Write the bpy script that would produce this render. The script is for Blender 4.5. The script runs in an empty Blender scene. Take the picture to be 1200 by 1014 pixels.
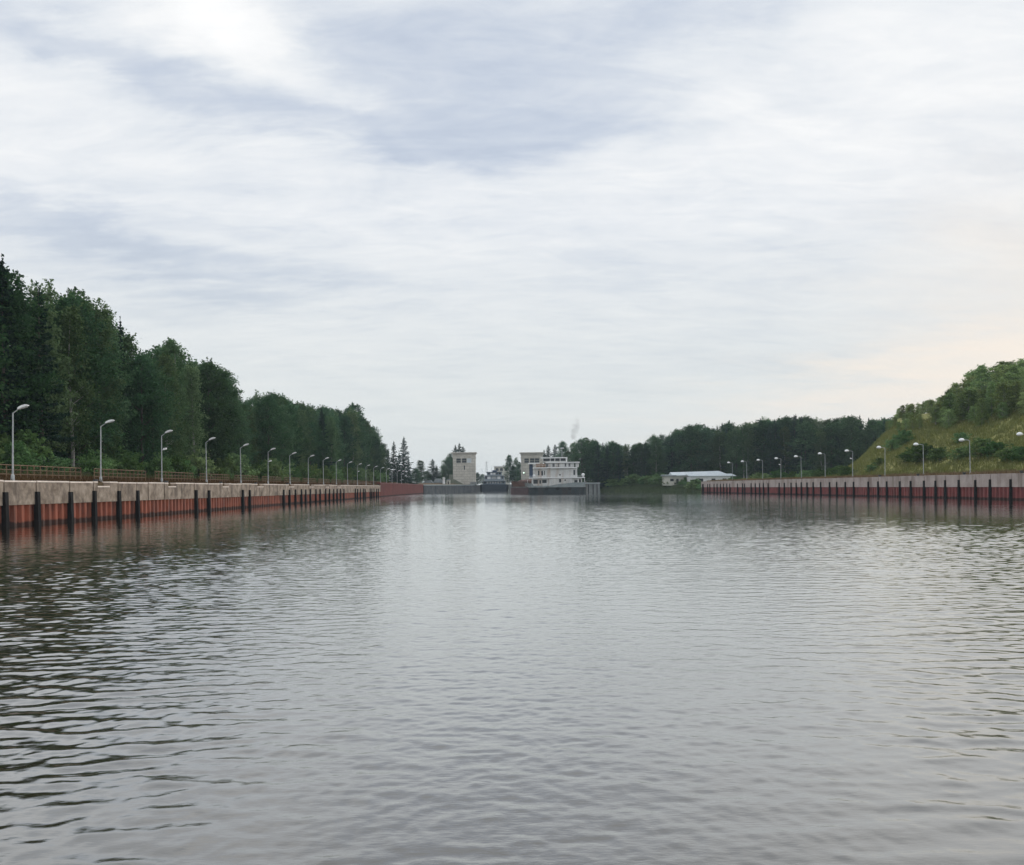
import bpy, math, random
import numpy as np
from mathutils import Vector, Matrix

# ------------------------------------------------------------------ camera, sky, sun, exposure
S = bpy.context.scene
col = S.collection
F, CX, HY, ROLL, CAMZ = 1000.0, 600.0, 571.0, 0.010, 2.75
cr, sr = math.cos(ROLL), math.sin(ROLL)


def W(px, py, Y):
    """photo pixel + distance -> world point"""
    a, b = (px - CX) / F, (HY - py) / F
    return Vector((Y * (a * cr + b * sr), Y, CAMZ + Y * (-a * sr + b * cr)))


def PX(x, y, z):
    a = (x * cr - (z - CAMZ) * sr) / y
    b = (x * sr + (z - CAMZ) * cr) / y
    return CX + a * F, HY - b * F


cam = bpy.data.cameras.new('camera')
cam.lens, cam.sensor_width = 30.0, 36.0
cam.shift_y = (HY - 507.0) / 1200.0
cam.clip_start, cam.clip_end = 0.2, 8000
camo = bpy.data.objects.new('camera', cam)
col.objects.link(camo)
m = Matrix(((cr, sr, 0, 0), (0, 0, -1, 0), (-sr, cr, 0, CAMZ), (0, 0, 0, 1)))
camo.matrix_world = m
S.camera = camo

SUN_EL, SUN_AZ = math.radians(14), math.radians(55)     # azimuth from +Y towards +X
S.view_settings.view_transform = 'Standard'
S.view_settings.look = 'None'
S.view_settings.gamma = 1.0
S.view_settings.exposure = 0.0
S.view_settings.use_curve_mapping = False


class NT:
    def __init__(s, nt):
        s.nt = nt

    def n(s, typ, **kw):
        x = s.nt.nodes.new(typ)
        for k, v in kw.items():
            setattr(x, k, v)
        return x

    def l(s, a, b):
        s.nt.links.new(a, b)

    def put(s, sock, v):
        if hasattr(v, 'is_output') or isinstance(v, bpy.types.NodeSocket):
            s.l(v, sock)
        else:
            sock.default_value = v

    def math(s, op, a, b=0.0, c=None, clamp=False):
        x = s.n('ShaderNodeMath', operation=op, use_clamp=clamp)
        s.put(x.inputs[0], a)
        s.put(x.inputs[1], b)
        if c is not None:
            s.put(x.inputs[2], c)
        return x.outputs[0]

    def mix(s, f, a, b, blend='MIX'):
        x = s.n('ShaderNodeMix', data_type='RGBA', blend_type=blend)
        s.put(x.inputs[0], f)
        for sock, v in ((x.inputs[6], a), (x.inputs[7], b)):
            s.put(sock, (*v, 1) if isinstance(v, tuple) and len(v) == 3 else v)
        return x.outputs[2]

    def ramp(s, f, pts):
        x = s.n('ShaderNodeValToRGB')
        el = x.color_ramp.elements
        while len(el) < len(pts):
            el.new(0.5)
        for e, (p, c) in zip(el, pts):
            e.position = p
            e.color = (*c, 1) if len(c) == 3 else c
        s.put(x.inputs[0], f)
        return x.outputs[0]

    def noise(s, vec, scale, detail=4, rough=0.55, dist=0.0):
        x = s.n('ShaderNodeTexNoise')
        x.inputs['Scale'].default_value = scale
        x.inputs['Detail'].default_value = detail
        x.inputs['Roughness'].default_value = rough
        x.inputs['Distortion'].default_value = dist
        if vec is not None:
            s.l(vec, x.inputs['Vector'])
        return x.outputs[0]

    def mapping(s, vec, scale=(1, 1, 1), rot=(0, 0, 0), loc=(0, 0, 0)):
        x = s.n('ShaderNodeMapping')
        x.inputs['Scale'].default_value = scale
        x.inputs['Rotation'].default_value = rot
        x.inputs['Location'].default_value = loc
        s.l(vec, x.inputs['Vector'])
        return x.outputs[0]


def build_world():
    w = bpy.data.worlds.new('World')
    S.world = w
    w.use_nodes = True
    w.node_tree.nodes.clear()
    t = NT(w.node_tree)
    out = t.n('ShaderNodeOutputWorld')
    tc = t.n('ShaderNodeTexCoord')
    d = tc.outputs['Generated']
    sep = t.n('ShaderNodeSeparateXYZ')
    t.l(d, sep.inputs[0])
    x, y, z0 = sep.outputs
    z = t.math('MAXIMUM', z0, 0.0)
    den = t.math('ADD', z, 0.16)
    u = t.math('DIVIDE', x, den)
    v = t.math('DIVIDE', y, den)
    comb = t.n('ShaderNodeCombineXYZ')
    t.l(u, comb.inputs[0])
    t.l(v, comb.inputs[1])
    plane = comb.outputs[0]
    az = t.math('ARCTAN2', x, y)
    el = t.math('ARCSINE', z)
    n_big = t.noise(t.mapping(plane, (0.75, 1.35, 1), (0, 0, -0.22), (3.1, 0.4, 0)), 1.0, 5, 0.52, 0.5)
    n_mid = t.noise(t.mapping(plane, (1.5, 3.4, 1), (0, 0, -0.18), (1.3, 7.7, 0)), 1.35, 7, 0.58, 0.7)
    wx = t.math('SUBTRACT', t.noise(t.mapping(plane, (1.4, 1.8, 1), (0, 0, 0), (9, 2, 0)), 1.6, 6, 0.6), 0.5)
    wy = t.math('SUBTRACT', t.noise(t.mapping(plane, (1.2, 2.2, 1), (0, 0, 0), (2, 11, 0)), 1.7, 6, 0.6), 0.5)
    azw = t.math('MULTIPLY_ADD', wx, 0.34, az)
    elw = t.math('MULTIPLY_ADD', wy, 0.17, el)

    def blob(px, py, sx, sy, rot, amp):
        p = (W(px, py, 1.0) - Vector((0, 0, CAMZ))).normalized()
        a0, e0 = math.atan2(p.x, p.y), math.asin(p.z)
        da = t.math('SUBTRACT', azw, a0)
        de = t.math('SUBTRACT', elw, e0)
        c, s_ = math.cos(math.radians(rot)), math.sin(math.radians(rot))
        # rot > 0: the streak runs down to the right
        p1 = t.math('SUBTRACT', t.math('MULTIPLY', da, c * F / sx), t.math('MULTIPLY', de, s_ * F / sx))
        p2 = t.math('ADD', t.math('MULTIPLY', da, s_ * F / sy), t.math('MULTIPLY', de, c * F / sy))
        r2 = t.math('ADD', t.math('MULTIPLY', p1, p1), t.math('MULTIPLY', p2, p2))
        return t.math('MULTIPLY', t.math('EXPONENT', t.math('MULTIPLY', r2, -1.0)), amp)

    s_ = t.math('MULTIPLY', t.math('SUBTRACT', n_big, 0.5), 0.55)
    s_ = t.math('MULTIPLY_ADD', t.math('SUBTRACT', n_mid, 0.5), 0.85, s_)
    for b in ((255, 25, 130, 40, 22, 0.62), (20, 80, 110, 42, 0, 0.36), (95, 42, 80, 22, 20, -0.34),
              (610, 55, 265, 85, 4, -0.40), (640, 150, 150, 28, -4, -0.30), (800, 20, 130, 30, -6, -0.22), (470, 95, 90, 30, 30, -0.14), (240, 122, 230, 34, 6, -0.36),
              (90, 278, 190, 22, 9, -0.27), (330, 322, 200, 26, 6, -0.22), (420, 205, 300, 34, 4, 0.16),
              (1020, 90, 260, 120, -8, 0.40), (60, 190, 160, 40, 0, 0.15), (860, 230, 300, 70, -6, 0.10),
              (430, 170, 60, 20, 15, -0.2), (840, 290, 260, 60, 0, -0.10), (1080, 400, 200, 40, 0, -0.1)):
        s_ = t.math('ADD', s_, blob(*b))
    f = t.math('MULTIPLY_ADD', s_, 0.62, 0.5, clamp=True)
    n_fine = t.noise(t.mapping(plane, (2.6, 6.5, 1), (0, 0, -0.15), (5.3, 1.7, 0)), 1.9, 7, 0.62, 0.9)
    f = t.math('MULTIPLY_ADD', t.math('SUBTRACT', n_fine, 0.5), 0.32, f, clamp=True)
    cloud = t.ramp(f, [(0.0, (0.47, 0.54, 0.68)), (0.26, (0.61, 0.675, 0.785)), (0.5, (0.785, 0.825, 0.875)),
                       (0.72, (0.93, 0.945, 0.96)), (1.0, (1.06, 1.06, 1.06))])
    # towards the horizon the deck thins to an even pale grey
    low = t.ramp(el, [(0.0, (1, 1, 1)), (0.10, (0.85, 0.85, 0.85)), (0.30, (0, 0, 0))])
    cloud = t.mix(t.math('MULTIPLY', low, 0.80), cloud, (0.745, 0.785, 0.775))
    warm = t.math('ADD', blob(1130, 450, 250, 44, -8, 0.72), blob(1310, 330, 190, 110, 0, 0.6))
    warm = t.math('MINIMUM', warm, 1.0)
    cloud = t.mix(warm, cloud, (0.96, 0.88, 0.79))
    # an overcast dome is brighter overhead than towards the horizon
    high = t.ramp(t.math('DIVIDE', el, math.pi / 2), [(0.34, (1, 1, 1)), (0.70, (1.6, 1.6, 1.6))])
    cloud = t.mix(1.0, cloud, high, 'MULTIPLY')
    # the rest of the dome beside and behind the viewer stays plain cloud
    sky = t.n('ShaderNodeTexSky')
    sky.sky_type = 'NISHITA'
    sky.sun_disc = False
    sky.sun_elevation = SUN_EL
    sky.sun_rotation = SUN_AZ
    bg1 = t.n('ShaderNodeBackground')
    bg1.inputs['Strength'].default_value = 0.10
    t.l(sky.outputs[0], bg1.inputs['Color'])
    bg2 = t.n('ShaderNodeBackground')
    t.l(cloud, bg2.inputs['Color'])
    bg2.inputs['Strength'].default_value = 1.0
    cover = t.ramp(f, [(0.0, (0.86, 0.86, 0.86)), (0.5, (1, 1, 1))])
    ms = t.n('ShaderNodeMixShader')
    t.l(cover, ms.inputs[0])
    t.l(bg1.outputs[0], ms.inputs[1])
    t.l(bg2.outputs[0], ms.inputs[2])
    t.l(ms.outputs[0], out.inputs['Surface'])


build_world()
sun = bpy.data.lights.new('sun', 'SUN')
sun.energy, sun.angle, sun.color = 0.6, math.radians(24), (1.0, 0.90, 0.78)
suno = bpy.data.objects.new('sun', sun)
col.objects.link(suno)
sd = Vector((math.sin(SUN_AZ) * math.cos(SUN_EL), math.cos(SUN_AZ) * math.cos(SUN_EL), math.sin(SUN_EL)))
suno.rotation_euler = sd.to_track_quat('Z', 'Y').to_euler()
suno.location = (60, 60, 60)

# ------------------------------------------------------------------ helpers
rng = np.random.default_rng(11)
R = random.Random(5)


class MB:
    """collects shapes; build() links them as ONE mesh object"""

    def __init__(s):
        s.v, s.f = [], []

    def add(s, vs, fs):
        o = len(s.v)
        s.v += [tuple(p) for p in vs]
        s.f += [tuple(o + i for i in f) for f in fs]
        return s

    def box(s, x0, x1, y0, y1, z0, z1, c=0.0):
        """box; c > 0 chamfers the four upright edges and the top rim"""
        if c <= 0:
            vs = [(x0, y0, z0), (x1, y0, z0), (x1, y1, z0), (x0, y1, z0), (x0, y0, z1), (x1, y0, z1), (x1, y1, z1), (x0, y1, z1)]
            return s.add(vs, [(3, 2, 1, 0), (4, 5, 6, 7), (0, 1, 5, 4), (1, 2, 6, 5), (2, 3, 7, 6), (3, 0, 4, 7)])
        o = [(x0 + c, y0), (x1 - c, y0), (x1, y0 + c), (x1, y1 - c), (x1 - c, y1), (x0 + c, y1), (x0, y1 - c), (x0, y0 + c)]
        i = [(min(max(a, x0 + c), x1 - c), min(max(b, y0 + c), y1 - c)) for a, b in o]
        vs = [(a, b, z0) for a, b in o] + [(a, b, z1 - c) for a, b in o] + [(a, b, z1) for a, b in i]
        fs = [tuple(range(7, -1, -1)), tuple(range(16, 24))]
        for k in range(8):
            j = (k + 1) % 8
            fs += [(k, j, 8 + j, 8 + k), (8 + k, 8 + j, 16 + j, 16 + k)]
        return s.add(vs, fs)

    def tube(s, p, q, r0, r1=None, n=8):
        r1 = r0 if r1 is None else r1
        p, q = Vector(p), Vector(q)
        d = (q - p).normalized()
        a = d.orthogonal().normalized()
        b = d.cross(a)
        vs = []
        for c, r in ((p, r0), (q, r1)):
            for k in range(n):
                th = 2 * math.pi * k / n
                vs.append(c + a * math.cos(th) * r + b * math.sin(th) * r)
        fs = [tuple(range(n - 1, -1, -1)), tuple(range(n, 2 * n))]
        fs += [(k, (k + 1) % n, n + (k + 1) % n, n + k) for k in range(n)]
        return s.add(vs, fs)

    def prism(s, pts, fn, d0, d1):
        """extrude a closed 2-D outline; fn(a, b, d) -> xyz"""
        n = len(pts)
        vs = [fn(a, b, d0) for a, b in pts] + [fn(a, b, d1) for a, b in pts]
        fs = [tuple(range(n - 1, -1, -1)), tuple(range(n, 2 * n))]
        fs += [(k, (k + 1) % n, n + (k + 1) % n, n + k) for k in range(n)]
        return s.add(vs, fs)

    def ball(s, c, rx, ry, rz, n=10, m_=7, zmin=-1.0):
        vs, fs = [], []
        for i in range(m_ + 1):
            ph = -math.pi / 2 + math.pi * i / m_
            for k in range(n):
                th = 2 * math.pi * k / n
                vs.append((c[0] + rx * math.cos(ph) * math.cos(th), c[1] + ry * math.cos(ph) * math.sin(th), c[2] + rz * max(zmin, math.sin(ph))))
        for i in range(m_):
            for k in range(n):
                j = (k + 1) % n
                fs.append((i * n + k, i * n + j, (i + 1) * n + j, (i + 1) * n + k))
        return s.add(vs, fs)

    def mesh(s, name, mat, smooth=False):
        me = bpy.data.meshes.new(name)
        me.from_pydata(s.v, [], s.f)
        import bmesh
        bm = bmesh.new()
        bm.from_mesh(me)
        bmesh.ops.recalc_face_normals(bm, faces=bm.faces)
        bm.to_mesh(me)
        bm.free()
        me.materials.append(mat)
        if smooth:
            me.polygons.foreach_set('use_smooth', [True] * len(me.polygons))
        return me

    def build(s, name, mat, parent=None, smooth=False):
        return link(name, s.mesh(name, mat, smooth), parent)


def link(name, me, parent=None):
    o = bpy.data.objects.new(name, me)
    col.objects.link(o)
    if parent:
        o.parent = parent
    return o


def tag(o, label=None, cat=None, group=None, kind=None):
    for k, v in (('label', label), ('category', cat), ('group', group), ('kind', kind)):
        if v:
            o[k] = v
    return o


def thing(name, label, cat, loc=(0, 0, 0), rz=0.0, group=None, scale=1.0):
    o = bpy.data.objects.new(name, None)
    o.empty_display_size = 0.5
    col.objects.link(o)
    o.location = loc
    o.rotation_euler = (0, 0, rz)
    o.scale = (scale,) * 3 if not isinstance(scale, tuple) else scale
    return tag(o, label, cat, group)


def np_mesh(name, V, Fq, mat, smooth=False):
    """quads (n,4) or tris (n,3) from numpy"""
    me = bpy.data.meshes.new(name)
    k = Fq.shape[1]
    me.vertices.add(len(V))
    me.vertices.foreach_set('co', np.ascontiguousarray(V, np.float32).ravel())
    me.loops.add(Fq.size)
    me.loops.foreach_set('vertex_index', np.ascontiguousarray(Fq, np.int32).ravel())
    me.polygons.add(len(Fq))
    me.polygons.foreach_set('loop_start', np.arange(0, Fq.size, k, dtype=np.int32))
    me.polygons.foreach_set('loop_total', np.full(len(Fq), k, np.int32))
    me.update(calc_edges=True)
    if smooth:
        me.polygons.foreach_set('use_smooth', np.ones(len(Fq), bool))
    me.materials.append(mat)
    return me


# ------------------------------------------------------------------ materials
def new_mat(name):
    mt = bpy.data.materials.new(name)
    mt.use_nodes = True
    nt = mt.node_tree
    nt.nodes.clear()
    t = NT(nt)
    out = t.n('ShaderNodeOutputMaterial')
    return mt, t, out


def principled(t, out, base, rough=0.7, metal=0.0, normal=None, spec=0.4):
    b = t.n('ShaderNodeBsdfPrincipled')
    t.put(b.inputs['Base Color'], (*base, 1) if isinstance(base, tuple) else base)
    t.put(b.inputs['Roughness'], rough)
    b.inputs['Metallic'].default_value = metal
    b.inputs['Specular IOR Level'].default_value = spec
    if normal is not None:
        t.l(normal, b.inputs['Normal'])
    t.l(b.outputs[0], out.inputs['Surface'])
    return b


def m_noisy(name, c1, c2, scale=1.0, rough=0.75, stretch=(1, 1, 1), c3=None, s3=0.3, metal=0.0, bump=0.0, lo=0.35, hi=0.68, s3z=0.16, wet=0.0):
    mt, t, out = new_mat(name)
    g = t.n('ShaderNodeNewGeometry')
    pos = t.mapping(g.outputs['Position'], stretch)
    n = t.noise(pos, scale, 6, 0.6, 0.3)
    c = t.ramp(n, [(lo, c1), (hi, c2)])
    if c3:
        n3 = t.noise(t.mapping(g.outputs['Position'], (1, 1, s3z), (0, 0, 0), (7, 3, 1)), s3, 6, 0.62, 0.2)
        c = t.mix(t.ramp(n3, [(0.50, (0, 0, 0)), (0.66, (1, 1, 1))]), c, c3)
    if wet:      # dark weed and tide stain just over the waterline
        zz = t.n('ShaderNodeSeparateXYZ')
        t.l(g.outputs['Position'], zz.inputs[0])
        nw = t.noise(t.mapping(g.outputs['Position'], (1, 1, 0.4)), 1.7, 4, 0.6)
        wf = t.math('SUBTRACT', zz.outputs[2], t.math('MULTIPLY', nw, wet * 1.6))
        c = t.mix(t.ramp(wf, [(0.0, (0.85, 0.85, 0.85)), (0.16, (0, 0, 0))]), c, (0.018, 0.014, 0.011))
    nm = None
    if bump:
        bp = t.n('ShaderNodeBump')
        bp.inputs['Strength'].default_value = bump
        bp.inputs['Distance'].default_value = 0.05
        t.l(n, bp.inputs['Height'])
        nm = bp.outputs[0]
    principled(t, out, c, rough, metal, nm)
    return mt


def m_leaf(name, c1, c2, c3):
    mt, t, out = new_mat(name)
    oi = t.n('ShaderNodeObjectInfo')
    g = t.n('ShaderNodeNewGeometry')
    tc = t.n('ShaderNodeTexCoord')
    n = t.noise(tc.outputs['Object'], 0.42, 3, 0.6)
    f = t.math('MULTIPLY_ADD', g.outputs['Random Per Island'], 0.40, t.math('MULTIPLY', n, 0.75))
    c = t.ramp(f, [(0.30, c1), (0.62, c2), (0.88, c3)])
    h = t.n('ShaderNodeHueSaturation')
    t.put(h.inputs['Hue'], t.math('MULTIPLY_ADD', oi.outputs['Random'], 0.055, 0.480))
    rv = t.math('FRACT', t.math('MULTIPLY', oi.outputs['Random'], 17.3))
    t.put(h.inputs['Value'], t.math('MULTIPLY_ADD', rv, 1.0, 0.62))
    t.put(h.inputs['Saturation'], t.math('MULTIPLY_ADD', rv, -0.2, 1.05))
    t.l(c, h.inputs['Color'])
    di = t.n('ShaderNodeBsdfDiffuse')
    t.l(h.outputs[0], di.inputs['Color'])
    tr = t.n('ShaderNodeBsdfTranslucent')
    t.l(h.outputs[0], tr.inputs['Color'])
    ms = t.n('ShaderNodeMixShader')
    ms.inputs[0].default_value = 0.36
    t.l(di.outputs[0], ms.inputs[1])
    t.l(tr.outputs[0], ms.inputs[2])
    t.l(ms.outputs[0], out.inputs['Surface'])
    return mt


M = {}
M['concrete'] = m_noisy('weathered_concrete', (0.19, 0.142, 0.105), (0.45, 0.365, 0.29), 1.1, 0.9, (1, 1, 1), (0.15, 0.115, 0.09), 0.75, bump=0.8, lo=0.34, hi=0.66, s3z=0.55)
M['concrete_r'] = m_noisy('pale_concrete', (0.34, 0.28, 0.25), (0.47, 0.40, 0.37), 0.5, 0.9, (1, 1, 1), (0.24, 0.19, 0.165), 0.6, bump=0.4)
M['coping'] = m_noisy('worn_coping', (0.68, 0.57, 0.49), (0.84, 0.73, 0.64), 1.2, 0.9)
M['core'] = m_noisy('dark_core', (0.035, 0.03, 0.028), (0.06, 0.05, 0.045), 1.0, 0.9)
M['red'] = m_noisy('red_sheet_pile', (0.21, 0.058, 0.030), (0.38, 0.106, 0.057), 1.6, 0.65, (1, 1, 0.35), (0.13, 0.050, 0.034), 0.9, wet=0.32)
M['red_r'] = m_noisy('dull_red_sheet_pile', (0.17, 0.045, 0.042), (0.29, 0.075, 0.068), 0.9, 0.65, (1, 1, 0.5), (0.12, 0.04, 0.035), 0.7, wet=0.32)
M['red_far'] = m_noisy('far_red_sheet_pile', (0.155, 0.040, 0.032), (0.205, 0.054, 0.042), 0.2, 0.65, wet=0.35)
M['fender'] = m_noisy('tarred_fender', (0.006, 0.006, 0.007), (0.014, 0.012, 0.012), 1.5, 0.95)
M['galv'] = m_noisy('galvanised_steel', (0.34, 0.36, 0.37), (0.46, 0.48, 0.48), 3.0, 0.5)
M['lampwhite'] = m_noisy('lamp_white', (0.84, 0.85, 0.85), (0.90, 0.90, 0.90), 4.0, 0.35)
M['lens'] = m_noisy('lamp_lens', (0.45, 0.46, 0.46), (0.55, 0.56, 0.56), 4.0, 0.2)
M['darkmetal'] = m_noisy('dark_metal', (0.025, 0.027, 0.028), (0.05, 0.05, 0.05), 3.0, 0.5)
M['rust'] = m_noisy('rusty_railing', (0.17, 0.105, 0.065), (0.26, 0.17, 0.105), 1.5, 0.85)
M['bark'] = m_noisy('bark', (0.05, 0.042, 0.035), (0.10, 0.085, 0.07), 2.0, 0.9)
M['birchbark'] = m_noisy('birch_bark', (0.16, 0.15, 0.14), (0.42, 0.40, 0.37), 2.5, 0.8)
M['leaf_birch'] = m_leaf('birch_leaf', (0.046, 0.091, 0.036), (0.087, 0.147, 0.057), (0.148, 0.218, 0.095))
M['leaf_alder'] = m_leaf('alder_leaf', (0.032, 0.078, 0.036), (0.060, 0.123, 0.052), (0.101, 0.179, 0.078))
M['needle'] = m_leaf('spruce_needle', (0.017, 0.044, 0.029), (0.030, 0.067, 0.041), (0.050, 0.093, 0.054))
M['leaf_young'] = m_leaf('young_leaf', (0.136, 0.192, 0.064), (0.220, 0.284, 0.093), (0.321, 0.371, 0.138))
M['leaf_shrub'] = m_leaf('shrub_leaf', (0.078, 0.140, 0.046), (0.125, 0.200, 0.064), (0.190, 0.269, 0.094))
M['drygrass'] = m_leaf('dry_grass_blade', (0.09, 0.055, 0.028), (0.15, 0.095, 0.048), (0.21, 0.15, 0.075))
M['edgegrass'] = m_leaf('forest_edge_grass', (0.045, 0.050, 0.020), (0.075, 0.075, 0.030), (0.12, 0.105, 0.045))
M['shoregrass'] = m_leaf('shore_reed', (0.055, 0.078, 0.034), (0.08, 0.10, 0.045), (0.11, 0.13, 0.06))
M['grassblade'] = m_leaf('green_grass_blade', (0.20, 0.225, 0.075), (0.30, 0.31, 0.11), (0.41, 0.39, 0.16))
M['hullnavy'] = m_noisy('navy_hull', (0.016, 0.026, 0.042), (0.030, 0.042, 0.060), 0.4, 0.5)
M['hulldark'] = m_noisy('dark_hull', (0.020, 0.030, 0.036), (0.042, 0.052, 0.056), 0.5, 0.55, c3=(0.05, 0.035, 0.03), s3=0.4)
M['greygreen'] = m_noisy('grey_green_bulwark', (0.18, 0.215, 0.22), (0.27, 0.30, 0.30), 0.6, 0.6, c3=(0.15, 0.13, 0.11), s3=0.5)
M['white'] = m_noisy('white_ship_paint', (0.50, 0.51, 0.50), (0.64, 0.64, 0.62), 0.6, 0.5, c3=(0.42, 0.36, 0.31), s3=0.5)
M['whitecl'] = m_noisy('clean_white_paint', (0.72, 0.73, 0.73), (0.82, 0.82, 0.82), 0.6, 0.45)
M['bluegrey'] = m_noisy('blue_grey_paint', (0.17, 0.23, 0.30), (0.25, 0.31, 0.37), 0.4, 0.55)
M['bluedark'] = m_noisy('dark_blue_paint', (0.03, 0.055, 0.10), (0.045, 0.075, 0.13), 0.6, 0.5)
M['glass'] = m_noisy('dark_glass', (0.025, 0.030, 0.035), (0.045, 0.05, 0.055), 0.5, 0.12)
M['brown'] = m_noisy('brown_cargo', (0.085, 0.050, 0.042), (0.15, 0.085, 0.065), 0.7, 0.85, bump=0.5)
M['purple'] = m_noisy('dull_maroon_hull', (0.085, 0.055, 0.058), (0.13, 0.085, 0.085), 0.5, 0.6, c3=(0.07, 0.05, 0.045), s3=0.5)
M['quaydark'] = m_noisy('dark_wet_concrete', (0.050, 0.058, 0.066), (0.10, 0.11, 0.115), 0.3, 0.85, c3=(0.03, 0.035, 0.04), s3=0.3)
M['quaycop'] = m_noisy('grey_coping', (0.30, 0.34, 0.35), (0.40, 0.44, 0.45), 0.4, 0.85)
M['pier'] = m_noisy('grey_pier', (0.15, 0.165, 0.165), (0.23, 0.245, 0.24), 0.4, 0.85, c3=(0.12, 0.11, 0.10), s3=0.4)
M['roofgrey'] = m_noisy('grey_roof', (0.20, 0.23, 0.24), (0.28, 0.31, 0.32), 0.5, 0.6)
M['roof_sky_pane'] = m_noisy('light_roof_and_painted_reflection', (0.50, 0.55, 0.58), (0.62, 0.67, 0.69), 0.4, 0.4)
M['cream'] = m_noisy('cream_wall', (0.50, 0.49, 0.43), (0.60, 0.59, 0.53), 0.5, 0.85)
M['mossy'] = m_noisy('mossy_slab', (0.13, 0.15, 0.11), (0.22, 0.23, 0.18), 0.4, 0.9)


def m_tower():
    mt, t, out = new_mat('tower_blocks')
    g = t.n('ShaderNodeNewGeometry')
    sp = t.n('ShaderNodeSeparateXYZ')
    t.l(g.outputs['Position'], sp.inputs[0])
    cb = t.n('ShaderNodeCombineXYZ')
    t.l(t.math('ADD', sp.outputs[0], sp.outputs[1]), cb.inputs[0])
    t.l(sp.outputs[2], cb.inputs[1])
    br = t.n('ShaderNodeTexBrick')
    t.l(cb.outputs[0], br.inputs['Vector'])
    br.inputs['Scale'].default_value = 1.0
    br.inputs['Brick Width'].default_value = 3.2
    br.inputs['Row Height'].default_value = 1.55
    br.inputs['Mortar Size'].default_value = 0.09
    br.inputs['Color1'].default_value = (0.50, 0.47, 0.41, 1)
    br.inputs['Color2'].default_value = (0.58, 0.55, 0.49, 1)
    br.inputs['Mortar'].default_value = (0.30, 0.28, 0.25, 1)
    n = t.noise(t.mapping(g.outputs['Position'], (1, 1, 0.3)), 0.25, 5, 0.6)
    c = t.mix(t.ramp(n, [(0.4, (0, 0, 0)), (0.7, (0.6, 0.6, 0.6))]), br.outputs['Color'], (0.34, 0.32, 0.29))
    principled(t, out, c, 0.9)
    return mt


M['tower'] = m_tower()


def m_ground(name, cols, scale):
    mt, t, out = new_mat(name)
    g = t.n('ShaderNodeNewGeometry')
    n = t.noise(g.outputs['Position'], scale, 8, 0.62, 0.4)
    n2 = t.noise(g.outputs['Position'], scale * 9, 5, 0.6)
    f = t.math('MULTIPLY_ADD', n2, 0.45, t.math('MULTIPLY', n, 0.62))
    k = len(cols)
    c = t.ramp(f, [(0.36 + 0.34 * i / (k - 1), cc) for i, cc in enumerate(cols)])
    principled(t, out, c, 0.95, spec=0.1)
    return mt


M['ground'] = m_ground('ground_soil', [(0.06, 0.055, 0.022), (0.115, 0.078, 0.042), (0.15, 0.105, 0.06), (0.085, 0.085, 0.03)], 0.12)
M['shore'] = m_ground('shore_green', [(0.045, 0.058, 0.028), (0.062, 0.078, 0.036), (0.085, 0.095, 0.045)], 0.2)
M['hill'] = m_ground('hill_grass', [(0.16, 0.18, 0.065), (0.24, 0.245, 0.09), (0.33, 0.31, 0.125), (0.21, 0.165, 0.09)], 0.07)


def m_water():
    mt, t, out = new_mat('peaty_water')
    g = t.n('ShaderNodeNewGeometry')
    p = g.outputs['Position']
    n1 = t.noise(t.mapping(p, (0.75, 1.9, 1), (0, 0, 0.12)), 13.0, 5, 0.62, 0.3)
    n2 = t.noise(t.mapping(p, (0.6, 1.5, 1), (0, 0, -0.1)), 4.6, 3, 0.55, 0.2)
    h = t.math('MULTIPLY_ADD', n2, 1.7, n1)
    patch = t.noise(t.mapping(p, (0.03, 0.055, 1)), 1.0, 3, 0.6)
    bp = t.n('ShaderNodeBump')
    ch = t.n('ShaderNodeAttribute')
    ch.attribute_name = 'chop'
    t.put(bp.inputs['Strength'], t.math('MULTIPLY', ch.outputs['Fac'], t.ramp(patch, [(0.35, (0.45, 0.45, 0.45)), (0.65, (1, 1, 1))])))
    bp.inputs['Distance'].default_value = 0.006
    t.l(h, bp.inputs['Height'])
    ra = t.n('ShaderNodeAttribute')
    ra.attribute_name = 'ripple'
    lw = t.n('ShaderNodeLayerWeight')
    lw.inputs['Blend'].default_value = 0.5
    t.l(bp.outputs[0], lw.inputs['Normal'])
    fac = t.math('POWER', lw.outputs['Facing'], 2.2)
    gl = t.n('ShaderNodeBsdfGlossy')
    gl.inputs['Color'].default_value = (0.99, 1.0, 0.99, 1)
    t.put(gl.inputs['Roughness'], t.math('MAXIMUM', ra.outputs['Fac'], 0.02))
    t.l(bp.outputs[0], gl.inputs['Normal'])
    df = t.n('ShaderNodeBsdfDiffuse')
    df.inputs['Color'].default_value = (0.034, 0.024, 0.013, 1)
    ms = t.n('ShaderNodeMixShader')
    t.l(fac, ms.inputs[0])
    t.l(df.outputs[0], ms.inputs[1])
    t.l(gl.outputs[0], ms.inputs[2])
    t.l(ms.outputs[0], out.inputs['Surface'])
    return mt


M['water'] = m_water()

# ------------------------------------------------------------------ setting: water
def wall_left(Y):
    return -38.6 - 0.0146 * Y


def wall_right(Y):
    return 81.3 - 0.033 * Y


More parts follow.
